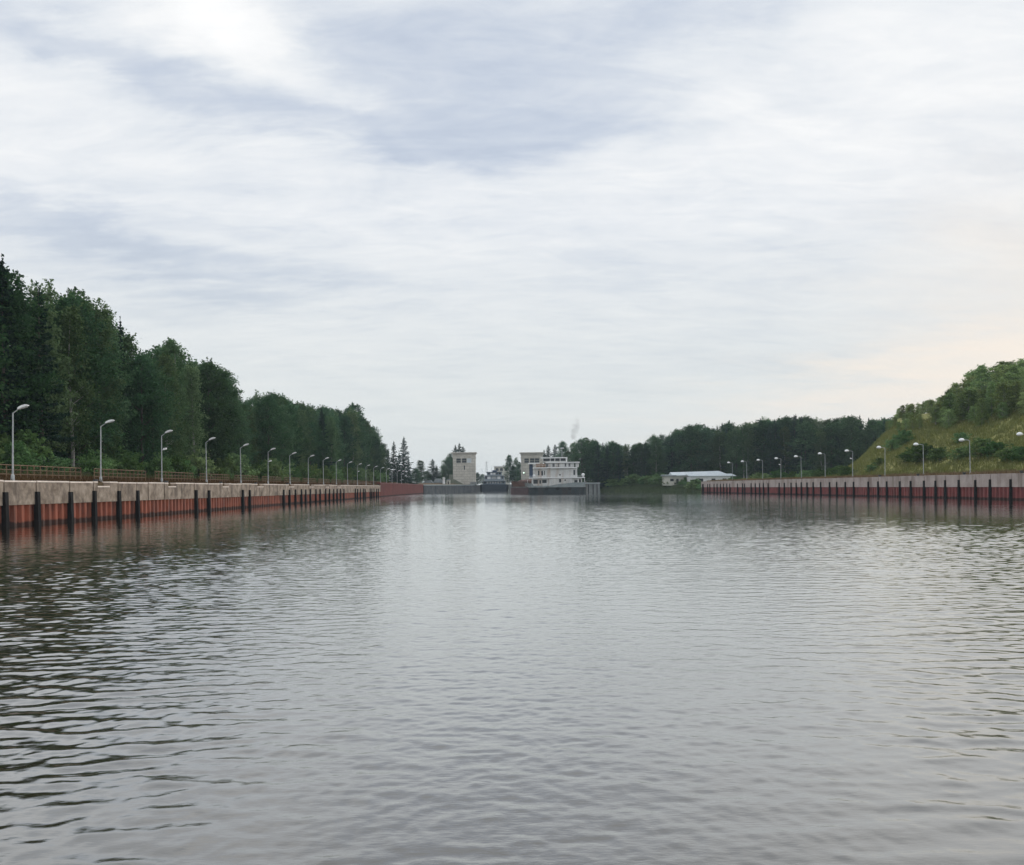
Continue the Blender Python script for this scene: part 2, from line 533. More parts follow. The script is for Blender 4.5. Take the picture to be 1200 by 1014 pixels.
def build_water():
    ys = [-40.0, -20, -8, -2, 1.0]
    y = 2.0
    while y < 900:
        ys.append(y)
        y += max(0.036, 0.0011 * y) if y < 150 else max(0.165, 0.0048 * (y - 116))
    ys = np.array(ys)
    tt = np.linspace(-1, 1, 900)
    ext = np.array([1.05, 1.2, 1.5, 2, 3, 5, 9, 16])
    tt = np.concatenate([-ext[::-1], tt, ext])
    half = np.clip(ys, 3, None) * 0.70 + 5
    X = half[:, None] * tt[None, :]
    Y = np.repeat(ys[:, None], len(tt), 1)
    cell = np.maximum(np.gradient(ys), 0.02)[:, None]
    r = np.random.default_rng(3)
    Z = np.zeros_like(X)
    lost = np.zeros_like(X)

    def waves(n, lmin, lmax, a0, spread, slope, amp):
        nonlocal Z, lost
        for _ in range(n):
            lam = math.exp(r.uniform(math.log(lmin), math.log(lmax)))
            th = a0 + r.normal(0, spread)
            k = 2 * math.pi / lam
            kx, ky = k * math.sin(th), k * math.cos(th)
            A = slope / k
            att = np.clip(1.6 - 3.4 * cell * abs(math.cos(th)) / lam, 0, 1)
            lost += (slope * amp) ** 2 * 0.4 * (1 - att ** 2)
            if att.max() <= 0:
                continue
            rows = (att[:, 0] > 0)
            ph = r.uniform(0, 6.283)
            arg = kx * X[rows] + ky * Y[rows] + ph
            # slow group modulation so trains come and go
            g = 0.65 + 0.35 * np.sin(arg * 0.13 + r.uniform(0, 6) + 0.11 * X[rows])
            Z[rows] += A * g * (np.exp(0.9 * np.sin(arg)) - 1.213) * 0.85 * att[rows] * amp[rows]

    patch = 0.72 + 0.28 * np.sin(0.031 * X + 0.8 * np.sin(0.02 * Y + 1) + 2) * np.sin(0.027 * Y + 0.6 * np.sin(0.035 * X))
    side = np.clip(np.abs(X / np.maximum(Y, 6)) / 0.55, 0, 1.2)
    calm = (0.55 + 0.60 * side ** 1.5) * patch
    s1 = np.clip(side, 0, 1)
    fine = patch * (1.0 - s1 * np.where(Y < 22, 0.50, np.where(Y < 110, 0.62, np.clip(0.62 - (Y - 110) / 100, 0.25, 0.62)))) * (1 + 0.35 * np.clip((17 - Y) / 10, 0, 1) * (1 - s1))
    waves(64, 0.12, 0.40, 0.0, 0.65, 0.024, fine)
    waves(44, 0.38, 0.9, 0.0, 0.45, 0.012, fine)
    waves(10, 1.1, 3.2, 0.05, 0.5, 0.004, calm)
    # diverging wake trains, stronger to either side
    aL = np.clip((-X - 0.12 * Y) / (0.28 * np.maximum(Y, 8)), 0, 1) * np.clip(1.5 - np.abs(Y - 15) / 24, 0.15, 1) * np.clip((Y - 1) / 8, 0.4, 1)
    aR = np.clip((X - 0.22 * Y) / (0.28 * np.maximum(Y, 8)), 0, 1) * np.clip(1.5 - np.abs(Y - 20) / 40, 0.15, 1) * np.clip((Y - 1) / 8, 0.4, 1)
    waves(30, 0.28, 0.70, -0.22, 0.36, 0.032, aL)
    waves(30, 0.28, 0.75, 0.12, 0.36, 0.030, aR)
    V = np.stack([X, Y, Z], -1).reshape(-1, 3)
    nr, nc = X.shape
    i = np.arange(nr * nc).reshape(nr, nc)
    Fq = np.stack([i[:-1, :-1], i[:-1, 1:], i[1:, 1:], i[1:, :-1]], -1).reshape(-1, 4)
    me = np_mesh('water', V, Fq, M['water'], True)
    # ripples too small for the far mesh widen the gloss there instead
    at = me.attributes.new('ripple', 'FLOAT', 'POINT')
    at.data.foreach_set('value', (np.clip(np.sqrt(np.sqrt(2 * lost)) * 0.36 - 0.04, 0.0, 0.13) * np.clip((Y - 22) / 50, 0.12, 1)).astype(np.float32).ravel())
    at = me.attributes.new('chop', 'FLOAT', 'POINT')
    at.data.foreach_set('value', np.clip(fine, 0, 1.4).astype(np.float32).ravel())
    o = link('water', me)
    tag(o, kind='structure')


build_water()

# ------------------------------------------------------------------ setting: ground left and right, hill
def sstep(a, b, x):
    t_ = np.clip((x - a) / (b - a), 0, 1)
    return t_ * t_ * (3 - 2 * t_)


def bumpy(x, y, a):
    return a * (np.sin(0.31 * x + 1.7 * np.sin(0.11 * y)) * np.sin(0.27 * y + 1.3 * np.sin(0.13 * x)) + 0.4 * np.sin(0.9 * x + 0.5 * y) * np.sin(0.8 * y - 0.4 * x))


def edge_left(Y):
    a = np.where(Y < 432, wall_left(Y) - 0.5, np.interp(Y, [432, 520, 700], [wall_left(432) - 0.5, -20.5, -20.5]))
    return a


def z_left(d, Y):
    base = np.where(Y < 275, 3.62, 4.3)
    return base + 0.45 * sstep(1.2, 4, d) + 0.7 * sstep(7, 16, d) + 2.0 * sstep(20, 90, d) + bumpy(d, Y, 0.06) * sstep(1, 4, d)


def edge_right(Y):
    return np.where(Y < 318, wall_right(Y) + 0.5, np.interp(Y, [318, 330, 360, 398, 510, 700], [71.3, 70, 52, 33, -0.5, -0.5]))


def z_right(d, Y):
    natural = sstep(316, 322, Y) * (1 - sstep(392, 400, Y))
    base = 4.0 + 0.5 * sstep(3, 30, d)
    shore = -0.3 + 3.2 * sstep(0, 14, d) + 0.8 * sstep(9, 30, d)
    z = base * (1 - natural) + shore * natural
    Y0 = 178 + 1.75 * np.minimum(d, 50)
    fall = 1 - sstep(Y0, Y0 + 42, Y)
    h = np.interp(d, [0, 4.5, 8, 15, 45, 60, 130, 220], [0, 0, 1.2, 4.6, 18.2, 19.5, 19, 2])
    far = 7.0 * sstep(40, 130, d) * sstep(260, 330, Y)
    return z + h * fall + far + bumpy(d, Y, 0.22) * sstep(4, 9, d)


def terrain(name, edge, zf, sign, ys, ds, mat):
    Y, D = np.meshgrid(ys, ds, indexing='ij')
    X = edge(Y) + sign * D
    Z = zf(D, Y)
    X0 = np.concatenate([X[:, :1], X], 1)
    Y0 = np.concatenate([Y[:, :1], Y], 1)
    Z0 = np.concatenate([np.full_like(Z[:, :1], -2.0), Z], 1)
    V = np.stack([X0, Y0, Z0], -1).reshape(-1, 3)
    nr, nc = X0.shape
    i = np.arange(nr * nc).reshape(nr, nc)
    q = [i[:-1, :-1], i[:-1, 1:], i[1:, 1:], i[1:, :-1]]
    if sign > 0:
        q = q[::-1]
    Fq = np.stack(q, -1).reshape(-1, 4)
    return tag(link(name, np_mesh(name, V, Fq, mat, True)), kind='structure')


dl = np.concatenate([np.linspace(0, 30, 31), np.linspace(36, 200, 14), [300, 600, 1500]])
yl = np.concatenate([np.linspace(-60, 430, 200), np.linspace(432, 560, 24), [600, 700, 900, 1300, 2000]])
terrain('ground', edge_left, z_left, -1, yl, dl, M['ground'])
dr = np.concatenate([np.linspace(0, 70, 71), np.linspace(75, 240, 30), [300, 600, 1500]])
yr = np.linspace(-60, 318, 160)
terrain('hillside', edge_right, z_right, 1, yr, dr, M['hill'])
yr = np.concatenate([np.linspace(318, 420, 52), np.linspace(424, 560, 24), [600, 700, 900, 1300, 2000]])
terrain('shore', edge_right, z_right, 1, yr, dr, M['shore'])
# land closing the reach beyond the lock
g_ = np.array([[x, y, 3.0 + (2 if y > 900 else -3.6 * (y < 880))] for y in (870, 900, 1400, 2000) for x in (-60, 0, 60)], float)
iq = np.arange(12).reshape(4, 3)
tag(link('terrain', np_mesh('terrain', g_, np.stack([iq[:-1, :-1], iq[:-1, 1:], iq[1:, 1:], iq[1:, :-1]], -1).reshape(-1, 4), M['hill'])), kind='structure')


def ground_l(x, y):
    return float(z_left(np.array(edge_left(np.array(float(y))) - x), np.array(float(y))))


def ground_r(x, y):
    return float(z_right(np.array(x - edge_right(np.array(float(y)))), np.array(float(y))))


# ------------------------------------------------------------------ quay walls
def piling(line, sgn, y0, y1, z0, z1, per=1.05, dep=0.30, n0=0.0):
    """corrugated sheet piling; sgn +1 when the water lies towards +X"""
    vs, fs = [], []
    prof = ((0.0, 0.0), (0.36, 0.0), (0.50, -dep), (0.86, -dep))
    k = 0
    y = y0
    pts = []
    while y < y1:
        for a, dd in prof:
            yy = y + a * per
            if yy <= y1:
                pts.append((yy, dd))
        y += per
    for yy, dd in pts:
        x = line(yy) + sgn * (n0 + dd)
        vs += [(x, yy, z0), (x, yy, z1)]
    for k in range(len(pts) - 1):
        a = 2 * k
        fs.append((a, a + 2, a + 3, a + 1) if sgn > 0 else (a + 1, a + 3, a + 2, a))
    b = MB()
    b.add(vs, fs)
    # cap strip closing the top of the corrugation
    for k in range(len(pts) - 1):
        pass
    return b


def lineY(line, px):
    """distance at which a wall line crosses photo column px"""
    lo, hi = 20.0, 2000.0
    for _ in range(60):
        mid = (lo + hi) / 2
        v = PX(line(mid), mid, 2.0)[0]
        if (v < px) == (line is wall_left):
            lo = mid
        else:
            hi = mid
    return (lo + hi) / 2


def sbox(mb, line, sgn, y0, y1, n0, n1, z0, z1, c=0.0):
    """box that follows the wall line: n measured towards the water"""
    vs = []
    for z in (z0, z1):
        for y, n in ((y0, n0), (y1, n0), (y1, n1), (y0, n1)):
            nn = n - c if (z == z1 and n == n1 and c) else n
            vs.append((line(y) + sgn * nn, y, z))
    mb.add(vs, [(3, 2, 1, 0), (4, 5, 6, 7), (0, 1, 5, 4), (1, 2, 6, 5), (2, 3, 7, 6), (3, 0, 4, 7)])
    return mb


def build_quay(line, sgn, y0, y1, joints, notches, fenders, ztop, zmid, fend_top, mats, label, fw):
    q = thing('quay_wall', label, 'quay wall', (0, 0, 0))
    p = piling(line, sgn, y0, y1, -2.0, zmid + 0.02)
    p.build('sheet_piling', mats['red'], q)
    sbox(MB(), line, sgn, y0, y1, -1.3, -0.35, -2.0, ztop - 0.55).build('wall_core', M['core'], q)
    js = sorted(joints)
    for a, b in zip(js[:-1], js[1:]):
        g = 0.12
        jig = R.uniform(-0.03, 0.03)
        cut = [n for n in notches if n[0] < b and n[1] > a]
        spans = []
        if cut:
            n = cut[0]
            na, nb = max(a + g, n[0]), min(b - g, n[1])
            if na - (a + g) > 0.15:
                spans.append((a + g, na, ztop + jig))
            spans.append((na, nb, ztop - 0.42))
            if (b - g) - nb > 0.15:
                spans.append((nb, b - g, ztop + jig))
        else:
            spans.append((a + g, b - g, ztop + jig))
        pm = MB()
        tops = MB()
        off = R.uniform(0, 0.035)
        for s0, s1, zt in spans:
            sbox(pm, line, sgn, s0, s1, -0.6, 0.10 + off, zmid, zt - 0.13)
            sbox(tops, line, sgn, s0, s1, -0.62, 0.145 + off, zt - 0.127, zt, 0.03)
        o = pm.build('concrete_panel', mats['conc'], q)
        tops.build('coping', mats['cop'], o)
    for fy, top in fenders:
        f = MB()
        ft = fend_top + top
        w = fw * R.uniform(0.85, 1.1)
        sbox(f, line, sgn, fy - w / 2, fy + w / 2, 0.02, 0.46, -2.0, ft, 0.12)
        f.build('fender_pile', M['fender'], q)
    return q


fl_px = [3, 41, 80, 108, 137, 159, 228, 243, 283, 291, 331, 338, 345, 352, 357, 362.5, 369, 374, 380.5, 385, 390, 394, 398,
         402, 415.5, 418, 421.4, 425, 427, 433, 435, 437.4, 440.4, 442.5]
fl = [lineY(wall_left, p) for p in fl_px]
fl = [fl[0] - 5.0] + fl
YL_END = lineY(wall_left, 445.5)
YL_FAR = lineY(wall_left, 496)
jl = [52.0, 57, 61.5] + [lineY(wall_left, p) for p in (3, 41, 80, 108, 137, 159, 172.5, 191.5, 212, 227, 243)]
y = jl[-1] + 4.8
while y < YL_END - 2:
    jl.append(y)
    y += 4.8 * R.uniform(0.9, 1.1)
jl.append(YL_END)
nl = [(lineY(wall_left, a), lineY(wall_left, b)) for a, b in ((113, 127), (196, 205), (260, 267), (301, 308), (338, 344), (362, 367), (381, 385), (395, 399))]
build_quay(wall_left, 1, 50.0, YL_END, jl, nl, [(f, R.uniform(-0.05, 0.05)) for f in fl], 3.68, 1.72, 2.75,
           dict(red=M['red'], conc=M['concrete'], cop=M['coping']), 'long quay wall of stained concrete over bright red sheet piling, in front of the tall dense forest', 0.44)

fr_px = [1216, 1186, 1161.7, 1144.6, 1125, 1109, 1097.6, 1084.2, 1068.5, 1055.8, 1040.4, 1030.2, 1018.7, 1001.5, 991.7, 981.7, 973.3, 962.8, 954, 946.7,
         940, 934, 928, 920, 914, 901, 895.5, 891, 886, 881, 873.5, 871, 865, 856, 852.5, 848.7, 845, 841, 837.5, 832.5, 830, 825, 823.8]
fr = [lineY(wall_right, p) for p in fr_px]
YR_END = lineY(wall_right, 822)
jr = sorted(fr + [108, 113.5, 119, YR_END])
build_quay(wall_right, -1, 105.0, YR_END, jr, [], [(f, R.uniform(-0.08, 0.05)) for f in fr], 4.1, 2.0, 3.22,
           dict(red=M['red_r'], conc=M['concrete_r'], cop=M['concrete_r']), 'long quay wall of pale pinkish concrete over dull red piling, below the grassy hill', 0.33)
e = thing('sheet_pile_wall', 'plain red sheet pile wall without concrete or fenders, beyond the long stained quay', 'quay wall')
piling(wall_left, 1, YL_END + 0.05, YL_FAR, -2, 4.35, 1.6, 0.35, 0.05).build('sheet_piling', M['red_far'], e)
sbox(MB(), wall_left, 1, YL_END + 0.05, YL_FAR, -1.2, 0.12, 4.354, 4.62).build('capping_beam', M['red_far'], e)


# ------------------------------------------------------------------ lamps
ORD = ['first', 'second', 'third', 'fourth', 'fifth', 'sixth', 'seventh', 'eighth', 'ninth', 'tenth', 'eleventh', 'twelfth', 'thirteenth',
       'fourteenth', 'fifteenth', 'sixteenth', 'seventeenth', 'eighteenth', 'nineteenth', 'twentieth']


def street_lamp(loc, sgn, zt, label, group, flood, dome):
    """sgn: x direction of the arm"""
    t = thing('street_lamp', label, 'street lamp', loc, 0, group)
    h = zt - loc[2]
    MB().tube((0, 0, 0), (0, 0, 0.55), 0.16, 0.14).tube((0, 0, 0.55), (0, 0, 0.62), 0.14, 0.095).build('base', M['galv'], t)
    MB().tube((0, 0, 0.6), (0, 0, h), 0.072, 0.050).build('pole', M['galv'], t)
    a = MB()
    if dome:
        a.tube((0, 0, h - 0.03), (sgn * 0.35, 0, h + 0.10), 0.045).tube((sgn * 0.35, 0, h + 0.10), (sgn * 0.95, 0, h + 0.14), 0.040)
        a.build('arm', M['galv'], t)
        hd = MB()
        hd.ball((sgn * 1.30, 0, h + 0.08), 0.50, 0.30, 0.36, 12, 8, -0.25)
        hd.build('lamp_head', M['lampwhite'], t, True)
        MB().ball((sgn * 1.32, 0, h - 0.02), 0.36, 0.2, 0.14, 10, 6, -1).build('lens', M['lens'], t, True)
    else:
        a.tube((0, 0, h - 0.03), (sgn * 0.55, 0, h + 0.36), 0.045, 0.038)
        a.build('arm', M['galv'], t)
        hd = MB()
        pr = [(0.0, 0.05), (0.12, 0.12), (0.40, 0.17), (0.72, 0.15), (0.86, 0.06), (0.86, 0.0), (0.0, -0.03)]
        ca, sa = math.cos(0.30), math.sin(0.30)
        for wy, k in ((0.16, 1.0),):
            hd.prism(pr, lambda u_, v_, d_: (sgn * (0.5 + u_ * ca - v_ * sa), d_, h + 0.33 + u_ * sa + v_ * ca), -wy, wy)
        hd.build('lamp_head', M['lampwhite'], t)
        ln = MB()
        ln.prism([(0.22, -0.03), (0.30, -0.09), (0.70, -0.085), (0.80, -0.012)], lambda u_, v_, d_: (sgn * (0.5 + u_ * ca - v_ * sa), d_, h + 0.33 + u_ * sa + v_ * ca), -0.12, 0.12)
        ln.build('lens', M['lens'], t)
    if flood:
        fl_ = MB()
        fl_.tube((0, 0, h - 1.75), (sgn * 0.30, 0, h - 1.60), 0.03)
        fl_.prism([(0.24, -0.12), (0.58, -0.02), (0.58, 0.16), (0.24, 0.10)], lambda u_, v_, d_: (sgn * u_, d_, h - 1.6 + v_), -0.16, 0.16)
        fl_.build('floodlight', M['lampwhite'], t)
    return t


LL = []
for n in range(19):
    yy = 15.5 * (4.53 + n)
    xx = -40.05 - 0.0146 * yy
    if n == 0:
        yy = 69.8
        xx = (15 - 600) / 1000 * yy
    z0 = ground_l(xx, yy) - 0.05
    nm = ORD[n] + ' lamp post from the viewer along the stained quay before the forest'
    if n in (2, 5, 11):
        nm = ORD[n] + ' lamp post along the stained forest quay, with small floodlight below its head'
    t_ = street_lamp((xx, yy, z0), 1, 9.25 + R.uniform(-0.08, 0.08), nm, 'curved arm lamp posts along the stained quay', n in (2, 5, 11), False)
    t_.rotation_euler = (R.uniform(-0.013, 0.013), R.uniform(-0.013, 0.013), R.uniform(-0.14, 0.14))
    LL.append((PX(xx, yy, 6)[0], yy))
LR = []
for n in range(11):
    yy = 15.5 * (8.41 + n)
    xx = (567 + 5365 / (8.41 + n) - 600) / 1000 * yy
    nm = ORD[n] + ' dome headed lamp post from the viewer along the pale quay below the hill'
    fl_ = n in (4, 7)
    if fl_:
        nm = ORD[n] + ' dome headed lamp post along the pale quay, with small floodlight on its pole'
    z0 = ground_r(xx, yy) - 0.05
    t_ = street_lamp((xx, yy, z0), -1, 10.0 + R.uniform(-0.1, 0.1), nm, 'dome headed lamp posts along the pale quay', fl_, True)
    t_.rotation_euler = (R.uniform(-0.013, 0.013), R.uniform(-0.013, 0.013), R.uniform(-0.14, 0.14))
    LR.append((PX(xx, yy, 6)[0], yy))

# mooring bollards in the notches and at lamp feet
for k, (a, b) in enumerate(nl[:6]):
    yy = a + 0.45
    b_ = thing('mooring_bollard', 'dark iron mooring bollard at the ' + ORD[k] + ' notch in the stained quay coping', 'bollard', (wall_left(yy) - 0.28, yy, 3.26), 0, 'mooring bollards in the quay notches')
    MB().tube((0, 0, 0), (0, 0, 0.50), 0.17, 0.15, 12).build('post', M['darkmetal'], b_)
    MB().tube((0, 0, 0.50), (0, 0, 0.64), 0.25, 0.22, 12).build('cap', M['darkmetal'], b_)
for k, (lp, ly) in enumerate(LR[:4]):
    yy = ly - 0.5
    b_ = thing('mooring_bollard', 'dark iron mooring bollard at the foot of the ' + ORD[k] + ' dome headed lamp', 'bollard', (wall_right(yy) + 0.55, yy, 3.98), 0, 'mooring bollards on the pale quay')
    MB().tube((0, 0, 0), (0, 0, 0.36), 0.22, 0.2, 12).build('post', M['darkmetal'], b_)
    MB().tube((0, 0, 0.36), (0, 0, 0.52), 0.34, 0.30, 12).build('cap', M['darkmetal'], b_)

# rusty railing: one section between each two lamps
lamp_y = [y_ for _, y_ in LL]
secs = [(56.0, lamp_y[1] - 0.9)] + [(lamp_y[k] + 1.9, lamp_y[k + 1] - 0.9) for k in range(1, 18)]
rl = lambda yy: wall_left(yy) - 3.0
for k, (a, b) in enumerate(secs):
    r_ = thing('railing', ORD[k] + ' section of rusty railing from the viewer behind the stained quay', 'railing', (rl(a), a, 0), 0, 'rusty railing sections behind the quay')
    z0 = 4.0

    def loc(yy, z):
        return (rl(yy) - rl(a), yy - a, z)
    for zz, rr in ((z0 + 1.06, 0.042), (z0 + 0.66, 0.03), (z0 + 0.28, 0.03)):
        MB().tube(loc(a, zz), loc(b, zz), rr, n=6).build('rail', M['rust'], r_)
    n_ = max(4, int((b - a) / 1.05))
    for j in range(n_ + 1):
        yy = a + (b - a) * j / n_
        MB().tube(loc(yy, z0 - 0.3), loc(yy, z0 + 1.02), 0.042, n=6).build('post', M['rust'], r_)

# ------------------------------------------------------------------ trees
def quads(c, size, r, up=0.35, elong=1.7):
    """diamond leaf faces at centres c"""
    n = len(c)
    nrm = r.normal(size=(n, 3))
    nrm[:, 2] = np.abs(nrm[:, 2]) + up
    nrm /= np.linalg.norm(nrm, axis=1)[:, None]
    t_ = r.normal(size=(n, 3))
    t_ -= nrm * (t_ * nrm).sum(1)[:, None]
    t_ /= np.linalg.norm(t_, axis=1)[:, None]
    b = np.cross(nrm, t_)
    s = size * r.uniform(0.65, 1.35, n)
    hx, hy = (s * elong * 0.5)[:, None], (s * 0.5)[:, None]
    V = np.stack([c - t_ * hx, c - b * hy + t_ * hx * 0.1, c + t_ * hx, c + b * hy + t_ * hx * 0.1], 1)
    return V.reshape(-1, 3)


def qfaces(n):
    return np.arange(n * 4, dtype=np.int32).reshape(-1, 4)


def trunk_mesh(name, h, r0, limbs, mat, top=0.96, r=None):
    b = MB()
    pts = []
    x = y_ = 0.0
    for k in range(6):
        f = k / 5
        pts.append(((x, y_, f * h * top), r0 * (1 - f) ** 0.8 + 0.015))
        x += r.normal(0, h * 0.006)
        y_ += r.normal(0, h * 0.006)
    for (p, a), (q, c) in zip(pts[:-1], pts[1:]):
        b.tube(p, q, a, c, 7)
    for p, q, a in limbs:
        b.tube(p, q, a, a * 0.35, 5)
    return b.mesh(name, mat)


def broad(seed, h, rad, t0, n, per, leaf, cr_, shape, mat, bark, droop=0.0, gap=0.0):
    r = np.random.default_rng(seed)
    lob = r.uniform(0, 6.28, 4)
    cs, limbs = [], []
    for k in range(n):
        f = r.uniform(0, 1) ** 0.85
        z = h * (t0 + (1 - t0) * f)
        env = {'oval': math.sin(math.pi * min(1, 0.10 + 0.9 * f)) ** 0.62,
               'tall': (1 - f) ** 0.78 * min(1, 0.55 + 2.2 * f),
               'dome': (1 - f ** 2.4) ** 0.5 * min(1, 0.72 + 1.5 * f)}[shape]
        th = r.uniform(0, 6.283)
        env *= 0.80 + 0.14 * math.sin(2 * th + lob[0] + 5 * f) + 0.13 * math.sin(3 * th + lob[1] - 9 * f) + 0.10 * math.sin(lob[2] + 14 * f)
        rr = rad * env * (0.30 + 0.70 * r.uniform(0, 1) ** 0.55)
        c = np.array([rr * math.cos(th), rr * math.sin(th), z])
        cs.append(c)
        if k % 7 == 0 and rr > 0.7:
            limbs.append(((0, 0, max(0.12 * h, z - rr * 0.75)), tuple(c), 0.05 + 0.012 * rr))
    cs = np.array(cs)
    allc = []
    for c in cs:
        m_ = int(per * r.uniform(0.5, 1.4))
        s = cr_ * r.uniform(0.6, 1.25)
        o = r.normal(size=(m_, 3)) * np.array([s, s, s * 0.62])
        o[:, 2] -= droop * np.abs(o[:, 2]) + droop * 0.5 * (np.hypot(o[:, 0], o[:, 1])) ** 1.2
        allc.append(c + o * 0.62)
    # wispy leader twigs at the top and rim
    for k in range(16):
        c = cs[r.integers(len(cs))] if k > 5 else np.array([r.normal(0, 0.25), r.normal(0, 0.25), h * 0.97])
        d = r.normal(size=3) * 0.5 + np.array([c[0], c[1], abs(c[2]) * 0.06 + 1.2]) * 0.35
        d /= np.linalg.norm(d) + 1e-6
        tt = np.linspace(0, cr_ * r.uniform(0.8, 1.6), 34)[:, None]
        allc.append(c + d * tt + r.normal(size=(34, 3)) * 0.16 * (1.15 - tt / (cr_ * 1.7)))
    # boughs reaching out past the crown, uneven in height and length
    for k in range(15):
        f = r.uniform(0.25, 0.97)
        th = r.uniform(0, 6.283)
        e0 = {'oval': math.sin(math.pi * min(1, 0.10 + 0.9 * f)) ** 0.62, 'tall': (1 - f) ** 0.78, 'dome': (1 - f ** 2.4) ** 0.5}[shape] * rad
        L = r.uniform(0.25, 0.62) * rad * (0.5 + 0.5 * e0 / rad)
        n_ = int(per * (1.0 + 1.5 * r.uniform()))
        q_ = r.uniform(0, 1, n_)
        rr = e0 * 0.72 + q_ * (e0 * 0.28 + L)
        z = h * (t0 + (1 - t0) * f) + q_ * L * r.uniform(0.1, 1.1) - droop * q_ ** 2 * L
        p = np.stack([rr * math.cos(th), rr * math.sin(th), z], 1) + r.normal(size=(n_, 3)) * (cr_ * 0.42 * (1.1 - 0.75 * q_))[:, None]
        allc.append(p)
    C = np.concatenate(allc)
    # holes right through the crown
    for k in range(int(9 + 6 * r.uniform())):
        c = cs[r.integers(len(cs))] * np.array([1.05, 1.05, 1.0])
        keep = ((C - c) ** 2).sum(1) > (cr_ * r.uniform(0.5, 1.0)) ** 2
        C = C[keep]
    C = C[C[:, 2] > 0.02 * h]
    V = quads(C, leaf, r)
    return trunk_mesh('trunk', h, 0.011 * h + 0.03, limbs, bark, 0.93, r), np_mesh('crown', V, qfaces(len(C)), mat)


def spruce(seed, h, rad, mat, bark, dens=1.0, ragged=0.25):
    r = np.random.default_rng(seed)
    C, limbs = [], []
    z = 0.06 * h
    k = 0
    while z < h * 0.985:
        f = z / h
        L = rad * (1 - f) ** 0.88 * (1 + 0.25 * math.sin(k * 2.4)) + 0.12
        nb = 5 + int(3 * (1 - f))
        for j in range(nb):
            th = r.uniform(0, 6.283)
            Lb = L * r.uniform(1 - ragged * 2, 1 + ragged)
            if Lb < 0.1:
                continue
            m_ = max(5, int(21 * Lb * dens))
            s = r.uniform(0.05, 1, m_) ** 0.8
            dz = (0.12 - 0.42 * (1 - f)) * s * Lb + 0.16 * (s ** 3) * Lb
            side = r.normal(0, 0.16, m_) * (0.4 + Lb * 0.28) * (1.1 - 0.5 * s)
            p = np.stack([s * Lb * math.cos(th) - side * math.sin(th), s * Lb * math.sin(th) + side * math.cos(th), z + dz - np.abs(r.normal(0, 0.17, m_)) * (1.2 - f)], 1)
            C.append(p)
            if j < 3 and k % 3 == 0 and Lb > 0.6:
                limbs.append(((0, 0, z), (Lb * 0.8 * math.cos(th), Lb * 0.8 * math.sin(th), z + dz.mean()), 0.035))
        z += 0.36 + 0.26 * (1 - f)
        k += 1
    C.append(np.stack([r.normal(0, 0.05, 14), r.normal(0, 0.05, 14), np.linspace(h * 0.95, h * 1.01, 14)], 1))
    C = np.concatenate(C)
    V = quads(C, 0.24, r, 0.2, 1.9)
    return trunk_mesh('trunk', h, 0.011 * h, limbs, bark, 1.0, r), np_mesh('crown', V, qfaces(len(C)), mat)


T = {
    'birch': [broad(21 + k, 21.0, 3.3, 0.16, 210, 58, 0.19, 1.05, 'tall', M['leaf_birch'], M['birchbark'], 0.5) for k in range(3)],
    'alder': [broad(41 + k, 20.0, 4.1, 0.10, 220, 60, 0.22, 1.2, ('oval', 'dome', 'oval')[k], M['leaf_alder'], M['bark'], 0.15) for k in range(3)],
    'spruce': [spruce(61 + k, 22.0, 3.4 + 0.3 * k, M['needle'], M['bark'], 1.0, 0.22 + 0.05 * k) for k in range(3)],
    'young': [broad(81 + k, 10.0, 2.2, 0.05, 130, 40, 0.17, 0.75, ('tall', 'oval', 'tall', 'dome')[k], M['leaf_young'], M['birchbark'], 0.3) for k in range(4)],
    'shrub': [broad(101 + k, 3.2, 1.9, 0.04, 70, 26, 0.20, 0.60, 'dome', M['leaf_shrub'], M['bark'], 0.1) for k in range(3)],
}
NAME = {'birch': 'birch_tree', 'alder': 'broadleaf_tree', 'spruce': 'spruce_tree', 'young': 'young_tree', 'shrub': 'shrub'}
NOMH = {'birch': 21.6, 'alder': 20.6, 'spruce': 22.0, 'young': 10.4, 'shrub': 3.5}


def tree(kind, x, y_, z, h, label, group=None, wide=1.0, var=None):
    v = R.randrange(len(T[kind])) if var is None else var
    s = h / NOMH[kind]
    ws = s * wide
    t_ = thing(NAME[kind], label, 'shrub' if kind == 'shrub' else 'tree', (x, y_, z - 0.15), R.uniform(0, 6.28), group, (ws, ws, s))
    tr, cr_ = T[kind][v]
    link('stem' if kind == 'shrub' else 'trunk', tr, t_)
    link('foliage' if kind == 'shrub' else 'crown', cr_, t_)
    return t_


KW = {'birch': 'airy birch', 'alder': 'green broadleaf tree', 'spruce': 'dark spruce', 'young': 'young green tree', 'shrub': 'green shrub'}
pending = {}      # (anchor, kind) -> list of (height, object): labelled by rank afterwards


def later(o, kind, anchor, h):
    pending.setdefault((anchor, kind), []).append((h, o))


RANK = ['tallest', 'second tallest', 'third tallest', 'fourth tallest', 'fifth tallest', 'sixth tallest', 'seventh tallest', 'eighth tallest', 'ninth tallest', 'tenth tallest', 'eleventh tallest', 'twelfth tallest']


def settle():
    for (anchor, kind), lst in pending.items():
        lst.sort(key=lambda a: -a[0])
        for i, (h, o) in enumerate(lst):
            o['label'] = KW[kind] + ' ' + anchor if len(lst) == 1 else (RANK[i] if i < len(RANK) else 'low') + ' ' + KW[kind] + ' ' + anchor


skyL = [(-60, 280), (0, 302), (20, 322), (45, 330), (70, 345), (95, 338), (118, 345), (130, 378), (145, 376), (160, 408), (180, 412), (200, 397), (216, 412),
        (235, 422), (262, 430), (276, 455), (284, 472), (300, 460), (325, 458), (345, 470), (370, 472), (395, 478), (418, 474), (430, 490), (445, 508), (455, 520)]
skx, sky_ = [a for a, b in skyL], [b for a, b in skyL]


